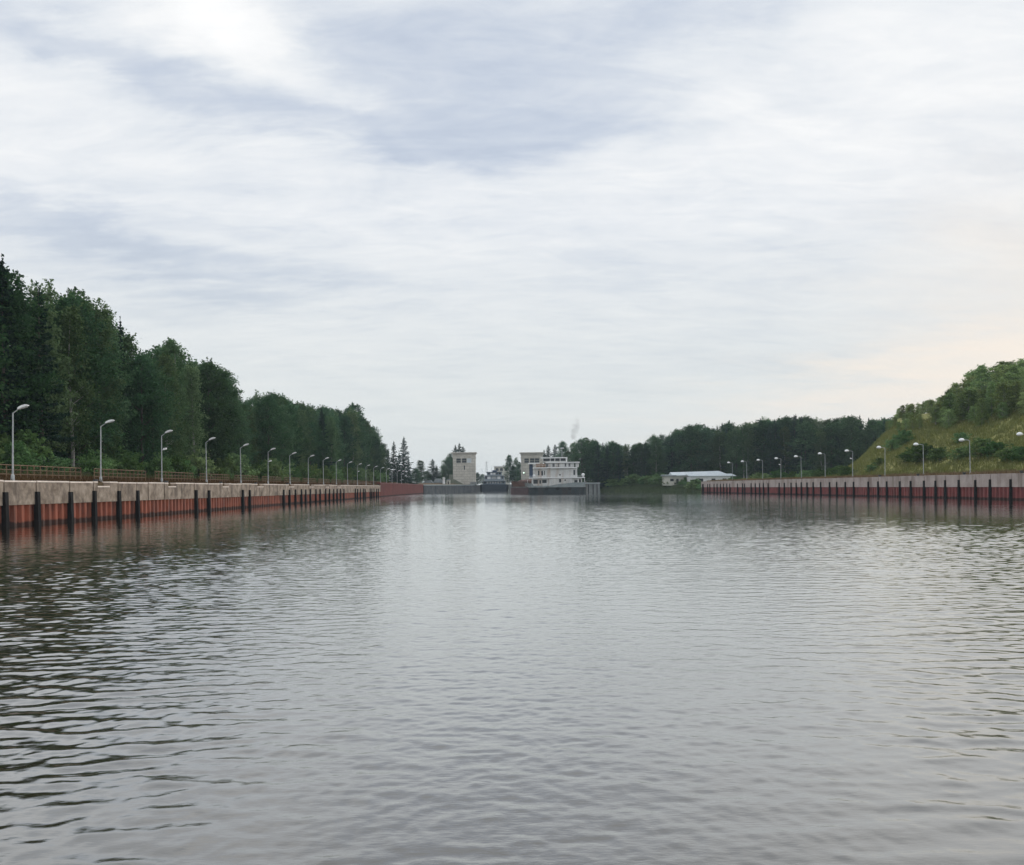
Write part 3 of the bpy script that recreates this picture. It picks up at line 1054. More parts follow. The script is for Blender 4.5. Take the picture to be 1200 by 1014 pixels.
def anchorL(px):
    k = sum(1 for p, _ in LL if p < px)
    if k == 0:
        return 'beyond the first lamp post of the forest quay'
    if k >= 19:
        return 'past the last lamp post of the forest quay'
    return 'in the forest between the %s and %s lamps' % (ORD[k - 1], ORD[k])


# named skyline trees on the left bank: kind, photo column, photo top, distance behind the wall, width, label
for kind, px, py, off, wide, lab in (
        ('spruce', 4, 300, 17, 1.05, 'tallest dark spruce rising at the near end of the forest skyline'),
        ('spruce', -22, 306, 20, 1.1, 'dark spruce cut by the picture edge beside the tallest spruce'),
        ('spruce', 22, 322, 21, 1.0, 'dark spruce just behind the tallest spruce of the forest'),
        ('birch', 50, 322, 17, 0.95, 'tall pale topped birch next to the tallest dark spruces'),
        ('birch', 92, 336, 18, 0.9, 'birch with open twiggy top above the first lamp post gap'),
        ('birch', 117, 345, 17, 0.85, 'narrow birch with a yellow tinged flank over the second lamp post'),
        ('spruce', 142, 372, 19, 0.55, 'thin spruce leader poking above the broadleaf crowns near the third lamp'),
        ('birch', 202, 394, 17, 1.0, 'round headed birch standing proud of the skyline over the third lamp post'),
        ('alder', 170, 414, 19, 0.8, 'low broadleaf tree in the skyline dip beside the round headed birch'),
        ('alder', 245, 422, 17, 1.1, 'broad dark crown ending the high skyline before the forest dip'),
        ('alder', 262, 432, 20, 0.9, 'broadleaf tree with ragged side branches at the skyline dip'),
        ('birch', 305, 456, 18, 1.0, 'pale birch first after the dip in the forest skyline'),
        ('alder', 415, 473, 18, 1.05, 'rounded broadleaf crown near the far end of the forest'),
        ('alder', 438, 500, 20, 0.9, 'last broadleaf tree where the forest skyline drops to the dark spruces')):
    line = lambda yy, o_=off: wall_left(yy) - o_
    lo, hi = 30, 900
    for _ in range(50):
        mid = (lo + hi) / 2
        if PX(line(mid), mid, 14)[0] < px:
            lo = mid
        else:
            hi = mid
    Y_ = lo
    x = line(Y_)
    g = ground_l(x, Y_)
    top = W(px, py, Y_).z
    tree(kind, x, Y_, g, top - g, lab, 'trees of the left bank forest', wide)

row_n = 0
for row, (off, step) in enumerate(((16.5, 6.0), (22.5, 6.5), (31, 8.0))):
    Y_ = 84.0 + row * 6
    while Y_ < 385:
        yy = Y_ + R.uniform(-1.8, 1.8)
        x = wall_left(yy) - off + R.uniform(-2.2, 2.2)
        px = PX(x, yy, 14)[0]
        g = ground_l(x, yy)
        top_px = np.interp(px, skx, sky_)
        jit = R.choice([6, 14, 22, 34, 44]) if row == 0 else R.choice([3, 8, 14])
        top = W(px, top_px + jit * (100.0 / yy) ** 0.7, yy).z
        kind = R.choices(['birch', 'alder', 'spruce'], [0.36, 0.44, 0.20])[0]
        h = min(max(top - g, 9), 29)
        o = tree(kind, x, yy, g, h, 'x', 'trees of the left bank forest', R.uniform(0.85, 1.15) * (1.25 if h < 16 else 1.0))
        if row == 0:
            later(o, kind, anchorL(px), h)
        else:
            o['label'] = {'birch': 'birch half hidden inside the left bank forest', 'alder': 'broadleaf tree half hidden inside the left bank forest', 'spruce': 'spruce half hidden inside the left bank forest'}[kind]
            o['group'] = {'birch': 'hidden birches', 'alder': 'hidden broadleaf trees', 'spruce': 'hidden spruces'}[kind] + ' of the left bank forest'
        Y_ += step
# undergrowth along the forest edge
Y_ = 66.0
while Y_ < 380:
    yy = Y_ + R.uniform(-1, 1)
    off = R.uniform(10.5, 14.5)
    x = wall_left(yy) - off
    g = ground_l(x, yy)
    h = R.uniform(2.2, 5.2)
    o = tree('shrub', x, yy, g, h, 'x', 'shrubs along the edge of the left forest', R.uniform(0.8, 1.2))
    later(o, 'shrub', anchorL(PX(x, yy, 5)[0]).replace('in the forest', 'at the forest foot'), h)
    Y_ += R.uniform(3.6, 6.5)

Y_ = 84.0
while Y_ < 400:
    yy = Y_ + R.uniform(-1, 1)
    x = wall_left(yy) - R.uniform(24, 38)
    o = tree('shrub', x, yy, ground_l(x, yy), R.uniform(4.5, 7.5), 'shaded undergrowth bush deep inside the left bank forest', 'undergrowth bushes inside the left forest', 1.1)
    Y_ += R.uniform(4.5, 7)

# spruces and small trees past the left forest
for kind, px, py, Y_, wide, lab in (
        ('spruce', 474, 512, 425, 1.35, 'tallest slim spruce of the far spruce group past the left forest'),
        ('spruce', 462, 517, 420, 1.35, 'second slim spruce of the far group, next to the tallest'),
        ('spruce', 455, 526, 425, 1.35, 'short spruce of the far group, nearest the forest end'),
        ('spruce', 468, 530, 440, 1.2, 'broad low spruce filling between the two slim far spruces'),
        ('spruce', 479, 538, 440, 1.2, 'low dark spruce at the foot of the tallest far spruce'),
        ('alder', 449, 520, 400, 0.9, 'dark broadleaf tree touching the short far spruce'),
        ('birch', 493, 539, 490, 2.0, 'pale thin birch between the far spruces and the lock tower'),
        ('alder', 488, 549, 480, 2.0, 'low dark broadleaf tree under the pale thin birch'),
        ('alder', 500, 552, 500, 2.0, 'lowest broadleaf tree behind the grey roofed sheds'),
        ('spruce', 507, 538, 505, 2.6, 'wide dark conifer behind the small white hut'),
        ('spruce', 512, 546, 500, 2.5, 'shorter conifer leaning on the wide one by the white hut'),
        ('alder', 525, 536, 528, 1.5, 'dark round tree pressed against the pale lock tower'),
        ('alder', 528, 531, 535, 0.9, 'dark tree right behind the edge of the pale lock tower'),
        ('alder', 521, 545, 520, 1.5, 'low dark bushy tree beside the round one at the tower'),
        ('spruce', 534, 521.5, 560, 1.7, 'first treetop showing over the flat roof of the pale lock tower'),
        ('spruce', 539, 519.5, 560, 1.7, 'middle treetop showing over the flat roof of the pale lock tower'),
        ('spruce', 543, 523, 560, 1.7, 'last treetop showing over the flat roof of the pale lock tower')):
    p = W(px, 570, Y_)
    g = ground_l(p.x, Y_)
    tree(kind, p.x, Y_, g, W(px, py, Y_).z - g, lab, None, wide)

# trees by the right lock tower and behind the tugboat
for kind, px, py, Y_, wide, lab in (
        ('alder', 597, 533, 560, 0.8, 'taller round tree between the lock ship and the second lock tower'),
        ('alder', 605, 536, 560, 0.7, 'shorter round tree touching the second lock tower'),
        ('alder', 601, 545, 556, 0.9, 'low bush of a tree between the two round trees by the lock'),
        ('alder', 609, 541, 550, 0.7, 'dark tree at the side of the second lock tower'),
        ('spruce', 638, 527, 540, 1.6, 'thin conifer just behind the second lock tower roof edge'),
        ('spruce', 643, 522, 530, 1.6, 'slim pale conifer beside the second lock tower'),
        ('spruce', 651, 521, 500, 1.6, 'blunt conifer above the tugboat wheelhouse roof'),
        ('alder', 660, 517, 490, 0.9, 'dark pointed broadleaf tree above the tugboat mast'),
        ('birch', 672, 518, 470, 1.1, 'light open birch between the tugboat and the big dark trees'),
        ('alder', 666, 528, 470, 1.0, 'low dark tree just behind the tugboat roof end')):
    p = W(px, 570, Y_)
    g = ground_r(p.x, Y_)
    tree(kind, p.x, Y_, g, W(px, py, Y_).z - g, lab, None, wide)

skyR = [(675, 520), (683, 513), (692, 510), (702, 511), (708, 520), (716, 515), (728, 515), (738, 522), (748, 516), (756, 518), (766, 510), (776, 509), (790, 504), (800, 501), (815, 497),
        (826, 498), (845, 496), (862, 493), (872, 496), (885, 488), (892, 489), (902, 486), (912, 490), (925, 488), (937, 485), (946, 488), (962, 488), (985, 490), (1005, 486), (1030, 489), (1060, 486), (1090, 484), (1120, 480)]
srx, sry = [a for a, b in skyR], [b for a, b in skyR]


def anchorR(px):
    if px < 712:
        return 'behind the grey pier end'
    if px < 745:
        return 'on the shore midway from pier to white building'
    if px < 782:
        return 'on the shore just before the white building'
    if px < 822:
        return 'above the near half of the white building roof'
    if px < 860:
        return 'above the far half of the white building roof'
    k = sum(1 for p, _ in LR if p > px)
    if k >= 11:
        return 'past the last dome headed lamp'
    if k == 0:
        return 'beyond the first dome headed lamp'
    return 'between the %s and %s dome headed lamps' % (ORD[k - 1], ORD[k])


for row, (dy, step) in enumerate(((0, 7.5), (14, 9.0), (30, 12.0))):
    px = 682.0 - row * 4
    while px < 1120:
        Y0 = np.interp(px, [682, 760, 800, 860, 960, 1120], [402, 385, 378, 366, 345, 330])
        yy = Y0 + dy + R.uniform(-4, 4)
        p = W(px + R.uniform(-2, 2), 560, yy)
        g = ground_r(p.x, yy)
        jit = R.choice([0, 3, 6, 10, 15]) if row == 0 else R.choice([0, 2, 5])
        top = W(px, np.interp(px, srx, sry) + jit, yy).z
        kind = R.choices(['birch', 'alder', 'spruce'], [0.22, 0.48, 0.30])[0]
        h = max(top - g, 7)
        o = tree(kind, p.x, yy, g, h, 'x', 'trees of the forest behind the pale quay', R.uniform(1.05, 1.45))
        if row == 0:
            later(o, kind, anchorR(px), h)
        else:
            o['label'] = {'birch': 'birch half hidden in the wood behind the white building', 'alder': 'broadleaf tree half hidden in the wood behind the white building', 'spruce': 'spruce half hidden in the wood behind the white building'}[kind]
            o['group'] = {'birch': 'hidden birches', 'alder': 'hidden broadleaf trees', 'spruce': 'hidden spruces'}[kind] + ' behind the white building'
        px += step * R.uniform(0.8, 1.2)

# young wood on the hill: rows up the slope
skyH = [(1040, 500), (1060, 486), (1085, 482), (1100, 466), (1112, 452), (1125, 446), (1140, 434), (1152, 424), (1165, 430), (1178, 421), (1190, 424), (1200, 418), (1260, 415)]
shx, shy = [a for a, b in skyH], [b for a, b in skyH]
hill_rows = ((32, 0.0), (36, 0.0), (39, 0.0), (44, 1.0), (50, 1.0), (56, 1.0))
for row, (dd, crest) in enumerate(hill_rows):
    Y_ = 116.0
    while Y_ < 300:
        yy = Y_ + R.uniform(-2, 2)
        d = dd + R.uniform(-2.4, 2.4) + (0 if yy > 190 else -2.5 * math.sin(yy * 0.21))
        x = float(edge_right(np.array(yy))) + d
        g = ground_r(x, yy)
        px, _ = PX(x, yy, g + 5)
        if px < 1235 and px > 1040:
            if crest:
                h = min(max(W(px, np.interp(px, shx, shy) + R.choice([0, 3, 8]), yy).z - g, 4), 13)
            else:
                h = R.uniform(5.5, 9.0) * (0.72 if row == 0 else 1)
                # stay below the photographed skyline
                h = min(h, max(3.0, W(px, np.interp(px, shx, shy) + 4, yy).z - g))
            o = tree('young', x, yy, g, h, 'x', 'young trees covering the upper hill', R.uniform(1.25, 1.7))
            k = sum(1 for p, _ in LR if p > px)
            reg = 'at the crest of the hill' if crest else ('at the hill wood foot' if row == 0 else 'half way up the hill wood')
            if crest or row == 0:
                later(o, 'young', reg + (' before the first lamp' if k == 0 else ' above the %s lamp' % ORD[min(k, 10)]), h)
            else:
                o['label'] = 'young green tree packed within the wood on the hill slope'
                o['group'] = 'young trees packed on the hill slope'
        Y_ += R.uniform(3.7, 5.2)

# shrubs on the grassy slope and the low shore
for px, py, h, wide, lab in (
        (1068, 540, 3.6, 1.5, 'dark rounded shrub on the grass behind the third dome headed lamp'),
        (1084, 541, 4.4, 1.5, 'largest dark shrub on the grass beside the third dome headed lamp'),
        (1100, 540, 3.2, 1.3, 'dark shrub on the slope just nearer than the largest shrub'),
        (1126, 539, 3.0, 1.4, 'shrub on the slope right behind the second dome headed lamp'),
        (1150, 536, 4.2, 1.3, 'tall dark shrub beside the second dome headed lamp post'),
        (1166, 535, 3.2, 1.4, 'pale shrub in the grass between the first and second lamps'),
        (1184, 539, 3.4, 1.4, 'yellow green shrub near the frame edge above the quay'),
        (1198, 541, 3.0, 1.3, 'last shrub above the quay at the first dome headed lamp'),
        (1030, 545, 2.2, 1.3, 'small shrub low on the grass toe behind the fourth lamp'),
        (1128, 519, 2.6, 1.3, 'dark shrub alone high in the grass above the second lamp'),
        (1060, 520, 4.0, 1.3, 'bush on the ridge where the grass meets the forest'),
        (1046, 528, 3.4, 1.3, 'bush on the ridge line lower than the forest corner'),
        (960, 556, 3.2, 1.4, 'rounded shrub at the grassy toe behind the sixth lamp'),
        (948, 557, 2.8, 1.4, 'rounded shrub nearer the water end of the grassy toe'),
        (985, 553, 3.0, 1.4, 'rounded shrub on the grassy toe behind the fifth lamp')):
    # walk out along the view ray until it meets the hill
    best = None
    for Y_ in np.arange(115, 330, 1.0):
        p = W(px, py, Y_)
        if p.x > float(edge_right(np.array(Y_))) + 3.5 and p.z <= ground_r(p.x, Y_) + 0.2:
            best = (p.x, Y_)
            break
    if best is None:
        Y_ = 245.0
        best = (W(px, py, Y_).x, Y_)
    tree('shrub', best[0], best[1], ground_r(*best), h * 0.85, lab, 'shrubs on the grassy slope', wide)
for k in range(64):
    px = 702 + 122 * (k + 0.5) / 64 + R.uniform(-2, 2)
    yy = float(np.interp(px, [700, 760, 822], [398, 368, 330])) + R.uniform(1.0, 12)
    x = W(px, 570, yy).x
    h = R.uniform(1.7, 3.2) * (1.5 if px < 790 else 1.0)
    o = tree('shrub', x, yy, ground_r(x, yy), h, 'x', 'shrubs along the low natural shore', R.uniform(1.0, 1.5))
    later(o, 'shrub', 'at the water edge ' + ('beside the grey pier' if px < 735 else 'below the dark shore trees' if px < 782 else 'in front of the white building'), h)
for k in range(12):
    n = 4 + k * 0.62
    yy = 15.5 * (8.41 + n) + 6
    x = wall_right(yy) + R.uniform(6, 10)
    h = R.uniform(1.6, 3.4)
    o = tree('shrub', x, yy, ground_r(x, yy), h, 'x', 'shrubs behind the far half of the pale quay', 1.3)
    later(o, 'shrub', anchorR(PX(x, yy, 5)[0]).replace('between', 'low between'), h)
# low trees far beyond the lock
for k in range(26):
    x = -150 + k * 12 + R.uniform(-2, 2)
    h = R.uniform(9, 15)
    o = tree('alder', x, 905 + R.uniform(0, 20), 4.9, h, 'x', 'distant trees low on the horizon beyond the lock', 1.6)
    o['label'] = 'small distant tree low on the horizon beyond the lock'
for k in range(13):
    px = 482 + k * 6.4 + R.uniform(-2, 2)
    yy = 560 + R.uniform(0, 40)
    p = W(px, 570, yy)
    if p.x < -24:
        h = R.uniform(5, 9.5)
        o = tree('alder', p.x, yy, ground_l(p.x, yy), h, 'x', 'low trees behind the lock sheds', 1.5)
        later(o, 'alder', 'low behind the lock sheds and the pale tower', h)
for k in range(9):
    px = 603 + k * 10 + R.uniform(-3, 3)
    yy = 545 + R.uniform(0, 40)
    p = W(px, 570, yy)
    h = R.uniform(7, 11)
    o = tree('alder', p.x, yy, ground_r(p.x, yy), h, 'x', 'low trees behind the tugboat', 1.5)
    later(o, 'alder', 'low behind the barge and tugboat', h)
settle()

# ------------------------------------------------------------------ grass cover
def blades(name, pts, size, mat, per=4, kind_label=None):
    r = np.random.default_rng(77)
    P = np.repeat(pts, per, 0) + r.normal(0, 0.22, (len(pts) * per, 3)) * np.array([1, 1, 0])
    n = len(P)
    hgt = size * r.uniform(0.5, 1.4, n)
    th = r.uniform(0, 6.283, n)
    w = 0.06 * r.uniform(0.7, 1.6, n)
    dx, dy_ = np.cos(th) * w, np.sin(th) * w
    lean = r.normal(0, 0.28, (n, 2)) * hgt[:, None]
    V = np.zeros((n, 3, 3))
    V[:, 0] = P + np.stack([dx, dy_, -0.05 * np.ones(n)], 1)
    V[:, 1] = P - np.stack([dx, dy_, 0.05 * np.ones(n)], 1)
    V[:, 2] = P + np.stack([lean[:, 0], lean[:, 1], hgt], 1)
    o = link(name, np_mesh(name, V.reshape(-1, 3), np.arange(n * 3, dtype=np.int32).reshape(-1, 3), mat))
    return tag(o, kind_label, "grass", kind="stuff")


n = 16000
yy = 54 + (380 - 54) * rng.uniform(0, 1, n) ** 1.25
dd = 0.7 + 9.5 * rng.uniform(0, 1, n) ** 1.1
P = np.stack([edge_left(yy) - dd, yy, z_left(dd, yy)], 1)
blades('dry_grass', P, 0.30, M['drygrass'], 4, 'brown dry grass covering the top of the stained quay')
n = 9000
yy = 54 + (380 - 54) * rng.uniform(0, 1, n) ** 1.2
dd = 6 + 9 * rng.uniform(0, 1, n)
P = np.stack([edge_left(yy) - dd, yy, z_left(dd, yy)], 1)
blades('tall_grass', P, 0.7, M['edgegrass'], 3, 'green grass at the foot of the forest edge')
n = 30000
yy = 112 + (320 - 112) * rng.uniform(0, 1, n)
dd = 4.6 + 34 * rng.uniform(0, 1, n)
P = np.stack([edge_right(yy) + dd, yy, z_right(dd, yy)], 1)
blades('hill_grass', P, 0.75, M['grassblade'], 4, 'yellow green grass on the slope above the pale quay')
n = 12000
yy = 108 + (318 - 108) * rng.uniform(0, 1, n)
dd = 0.6 + 5.5 * rng.uniform(0, 1, n) ** 1.2
P = np.stack([edge_right(yy) + dd, yy, z_right(dd, yy)], 1)
blades('dry_grass', P, 0.5, M['drygrass'], 4, 'brown dry grass along the top of the pale quay')
n = 9000
yy = 322 + (394 - 322) * rng.uniform(0, 1, n)
dd = 0.8 + 14 * rng.uniform(0, 1, n)
P = np.stack([edge_right(yy) + dd, yy, z_right(dd, yy)], 1)
blades('shore_grass', P, 1.0, M['shoregrass'], 4, 'green reeds and grass along the low natural shore')

# ------------------------------------------------------------------ lock: walls, towers, huts
def lock_left():
    q = thing('lock_wall', 'dark wet concrete approach wall of the lock below the pale tower', 'lock wall')
    p0 = Vector((wall_left(432) + 0.1, 432.2, 0))
    p1 = Vector((-20.4, 521, 0))
    d = (p1 - p0).normalized()
    nrm = Vector((d.y, -d.x, 0))
    L = (p1 - p0).length

    def at(a, n_, z):
        v = p0 + d * a + nrm * n_
        return (v.x, v.y, z)
    segs = 9
    for k in range(segs):
        a0, a1 = L * k / segs + 0.06, L * (k + 1) / segs - 0.06
        b = MB()
        for z0, z1, n1 in ((-2, 1.2, 0.28), (1.2, 4.0, 0.2 + 0.03 * (k % 2))):
            b.add([at(a0, -1, z0), at(a1, -1, z0), at(a1, n1, z0), at(a0, n1, z0), at(a0, -1, z1), at(a1, -1, z1), at(a1, n1, z1), at(a0, n1, z1)],
                  [(3, 2, 1, 0), (4, 5, 6, 7), (0, 1, 5, 4), (1, 2, 6, 5), (2, 3, 7, 6), (3, 0, 4, 7)])
        b.build('concrete_block', M['quaydark'], q)
        b = MB()
        n1 = 0.42
        z0, z1 = 4.004, 4.5
        b.add([at(a0, -1, z0), at(a1, -1, z0), at(a1, n1, z0), at(a0, n1, z0), at(a0, -1, z1), at(a1, -1, z1), at(a1, n1, z1), at(a0, n1, z1)],
              [(3, 2, 1, 0), (4, 5, 6, 7), (0, 1, 5, 4), (1, 2, 6, 5), (2, 3, 7, 6), (3, 0, 4, 7)])
        b.build('coping', M['quaycop'], q)
    # chamber side running away
    MB().box(-23, -20.3, 521.1, 700, -2, 4.4).build('chamber_wall', M['quaydark'], q)
    q2 = thing('lock_wall', 'grey concrete lock wall mostly hidden behind the barge and tugboat', 'lock wall')
    MB().box(-1.9, 2.2, 505, 700, -2, 4.4).build('chamber_wall', M['quaydark'], q2)
    MB().box(-2.1, 2.3, 504, 504.9, -2, 4.5).build('nose_block', M['pier'], q2)


lock_left()


def tower(px0, px1, Y, ptop, sky_pane, label):
    a, b = W(px0, 565, Y), W(px1, 565, Y)
    w = b.x - a.x
    top = W((px0 + px1) / 2, ptop, Y).z
    t_ = thing('lock_tower', label, 'lock tower', ((a.x + b.x) / 2, Y, 4.3))
    H = top - 4.3
    hw = w / 2
    wd = MB().box(-hw + 0.35, hw - 0.35, 0, 10.5, -0.5, H - 1.25)
    wall = wd.build('wall', M['tower'], t_)
    MB().box(-hw + 0.1, hw - 0.1, -0.22, 10.7, H - 3.35, H - 2.95).build('string_course', M['tower'], t_)
    MB().box(-hw + 0.05, hw - 0.05, -0.3, 10.8, H - 1.246, H - 0.55).prism([(-hw - 0.35, H - 0.546), (hw + 0.35, H - 0.546), (hw + 0.55, H), (-hw - 0.55, H)], lambda u_, v_, d_: (u_, d_, v_), -0.75, 11.2).build('cornice', M['tower'], t_)
    px_m = w / (px1 - px0)
    for k, c in enumerate((-6.6, 0.3, 6.3)):
        c = c * px_m * 0.95
        f = MB()
        ww, z0, z1 = 1.35, H - 6.3, H - 3.7
        f.box(c - ww - 0.15, c - ww, -0.16, 0.05, z0 - 0.15, z1 + 0.15).box(c + ww, c + ww + 0.15, -0.16, 0.05, z0 - 0.15, z1 + 0.15)
        f.box(c - ww + 0.003, c + ww - 0.003, -0.16, 0.05, z1, z1 + 0.15).box(c - ww + 0.003, c + ww - 0.003, -0.2, 0.05, z0 - 0.15, z0)
        f.box(c - ww + 0.003, c + ww - 0.003, -0.1, 0.05, (z0 + z1) / 2 - 0.05, (z0 + z1) / 2 + 0.05)
        fo = f.build('window', M['cream'], t_)
        pane = M['roof_sky_pane'] if (k == 2 and sky_pane) else M['glass']  # third pane takes the pale roof colour: sky reflection painted in
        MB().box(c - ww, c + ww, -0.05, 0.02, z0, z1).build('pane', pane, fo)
    f = MB().box(-0.1, 0.55, -0.06, 0.05, H - 10.5, H - 8.0)
    f.build('slot_window', M['glass'], t_)
    return t_, hw, H


t1, hw, H = tower(530.3, 557.6, 515, 530.2, True, 'square pale block lock tower with three top windows, free of the tugboat')
MB().prism([(-hw - 1.8, -0.4), (hw * 0.15, -0.4), (-hw * 0.25, 1.4), (-hw * 0.8, 3.4), (-hw - 1.8, 4.1)], lambda u_, v_, d_: (u_, d_, v_), -3.4, -0.02).build('stair_flank', M['mossy'], t1)
MB().box(hw - 3.2, hw + 0.6, -3.0, -0.02, -0.4, 1.7).build('plinth', M['pier'], t1)
MB().box(-hw - 2.2, -hw + 0.30, 1.0, 6.0, -0.4, 6.4).build('side_annex', M['mossy'], t1)
t2, hw2, H2 = tower(610.3, 637, 515, 530.2, False, 'square pale block lock tower rising behind the tugboat')
mast = thing('signal_light', 'white lit signal lamp on a post in front of the second lock tower', 'signal light', (W(614, 570, 506).x, 506, 4.3))
MB().tube((0, 0, 0), (0, 0, 6.6), 0.14, 0.1).build('post', M['galv'], mast)
MB().box(-0.75, 0.75, 0, 0.25, 5.9, 7.6, 0.1).build('housing', M['mossy'], mast)
me_, te, oe = new_mat('lit_signal')
em = te.n('ShaderNodeEmission')
em.inputs[0].default_value = (0.8, 1.0, 0.85, 1)
em.inputs[1].default_value = 1.6
te.l(em.outputs[0], oe.inputs[0])
MB().tube((0, -0.12, 6.9), (0, 0.0, 6.9), 0.48, 0.48, 14).build('lens', me_, mast)


def hut(px0, px1, Y, pw, pr, wallm, roofm, label, depth=5, name='shed', win=True):
    a, b = W(px0, 565, Y), W(px1, 565, Y)
    w = (b.x - a.x) / 2
    base = 4.3
    ze, zr = W(px0, pw, Y).z - base, W(px0, pr, Y).z - base
    t_ = thing(name, label, 'shed', ((a.x + b.x) / 2, Y, base))
    MB().box(-w, w, 0, depth, -0.4, ze).build('wall', wallm, t_)
    MB().prism([(-w - 0.3, ze + 0.004), (w + 0.3, ze + 0.004), (w * 0.55, zr), (-w * 0.55, zr)], lambda u_, v_, d_: (u_, d_, v_), -0.35, depth + 0.35).build('roof', roofm, t_)
    if win:
        MB().box(-w * 0.3, w * 0.3, -0.06, 0.02, 0.0, ze * 0.75).build('door', M['darkmetal'], t_)
    return t_


hut(496.5, 507, 492, 566.4, 563.0, M['roofgrey'], M['roofgrey'], 'low grey roofed shed nearest the red sheet pile wall')
hut(508, 518.3, 496, 565.8, 561.0, M['roofgrey'], M['roofgrey'], 'grey roofed shed beside the narrow white hut')
hut(518.7, 521.3, 490, 560.6, 559.4, M['whitecl'], M['whitecl'], 'narrow white hut standing tall on the dark lock wall', 2, 'hut', False)
hut(523.2, 527.5, 494, 563.0, 561.6, M['cream'], M['roofgrey'], 'small cream hut between the narrow white hut and the tower', 2.5, 'hut', True)
fb = thing('control_building', 'small flat white building far behind the ship in the lock', 'building', (W(587, 560, 640).x, 640, 4.3))
zt = W(587, 546.3, 640).z - 4.3
MB().box(-5, 6, 0, 9, -0.4, zt - 0.6).build('wall', M['cream'], fb)
MB().box(-5.4, 6.4, -0.5, 9.5, zt - 0.596, zt).build('roof', M['whitecl'], fb)
for c in (-2.8, 0.5, 3.8):
    MB().box(c - 1, c + 1, -0.08, 0.02, zt - 3.6, zt - 1.6).build('window', M['glass'], fb)

# grey pier end beside the tugboat
a, b = W(685, 577, 360), W(703.3, 577, 360)
pr = thing('pier', 'square grey concrete pier end standing in the water behind the tugboat', 'pier', ((a.x + b.x) / 2, 360, 0))
hw_ = (b.x - a.x) / 2
MB().box(-hw_, hw_, 0, 38, -2, 1.3).build('footing', M['pier'], pr)
MB().box(-hw_ + 0.12, hw_ - 0.12, 0.12, 38, 1.304, 3.9).build('wall', M['pier'], pr)
MB().box(-hw_ - 0.08, hw_ + 0.08, -0.1, 38.1, 3.904, 4.3).build('coping', M['quaycop'], pr)
for c in (-0.5, 0.1, 0.6):
    MB().box(hw_ * c - 0.16, hw_ * c + 0.16, -0.22, -0.11, -1, 3.6).build('fender', M['fender'], pr)


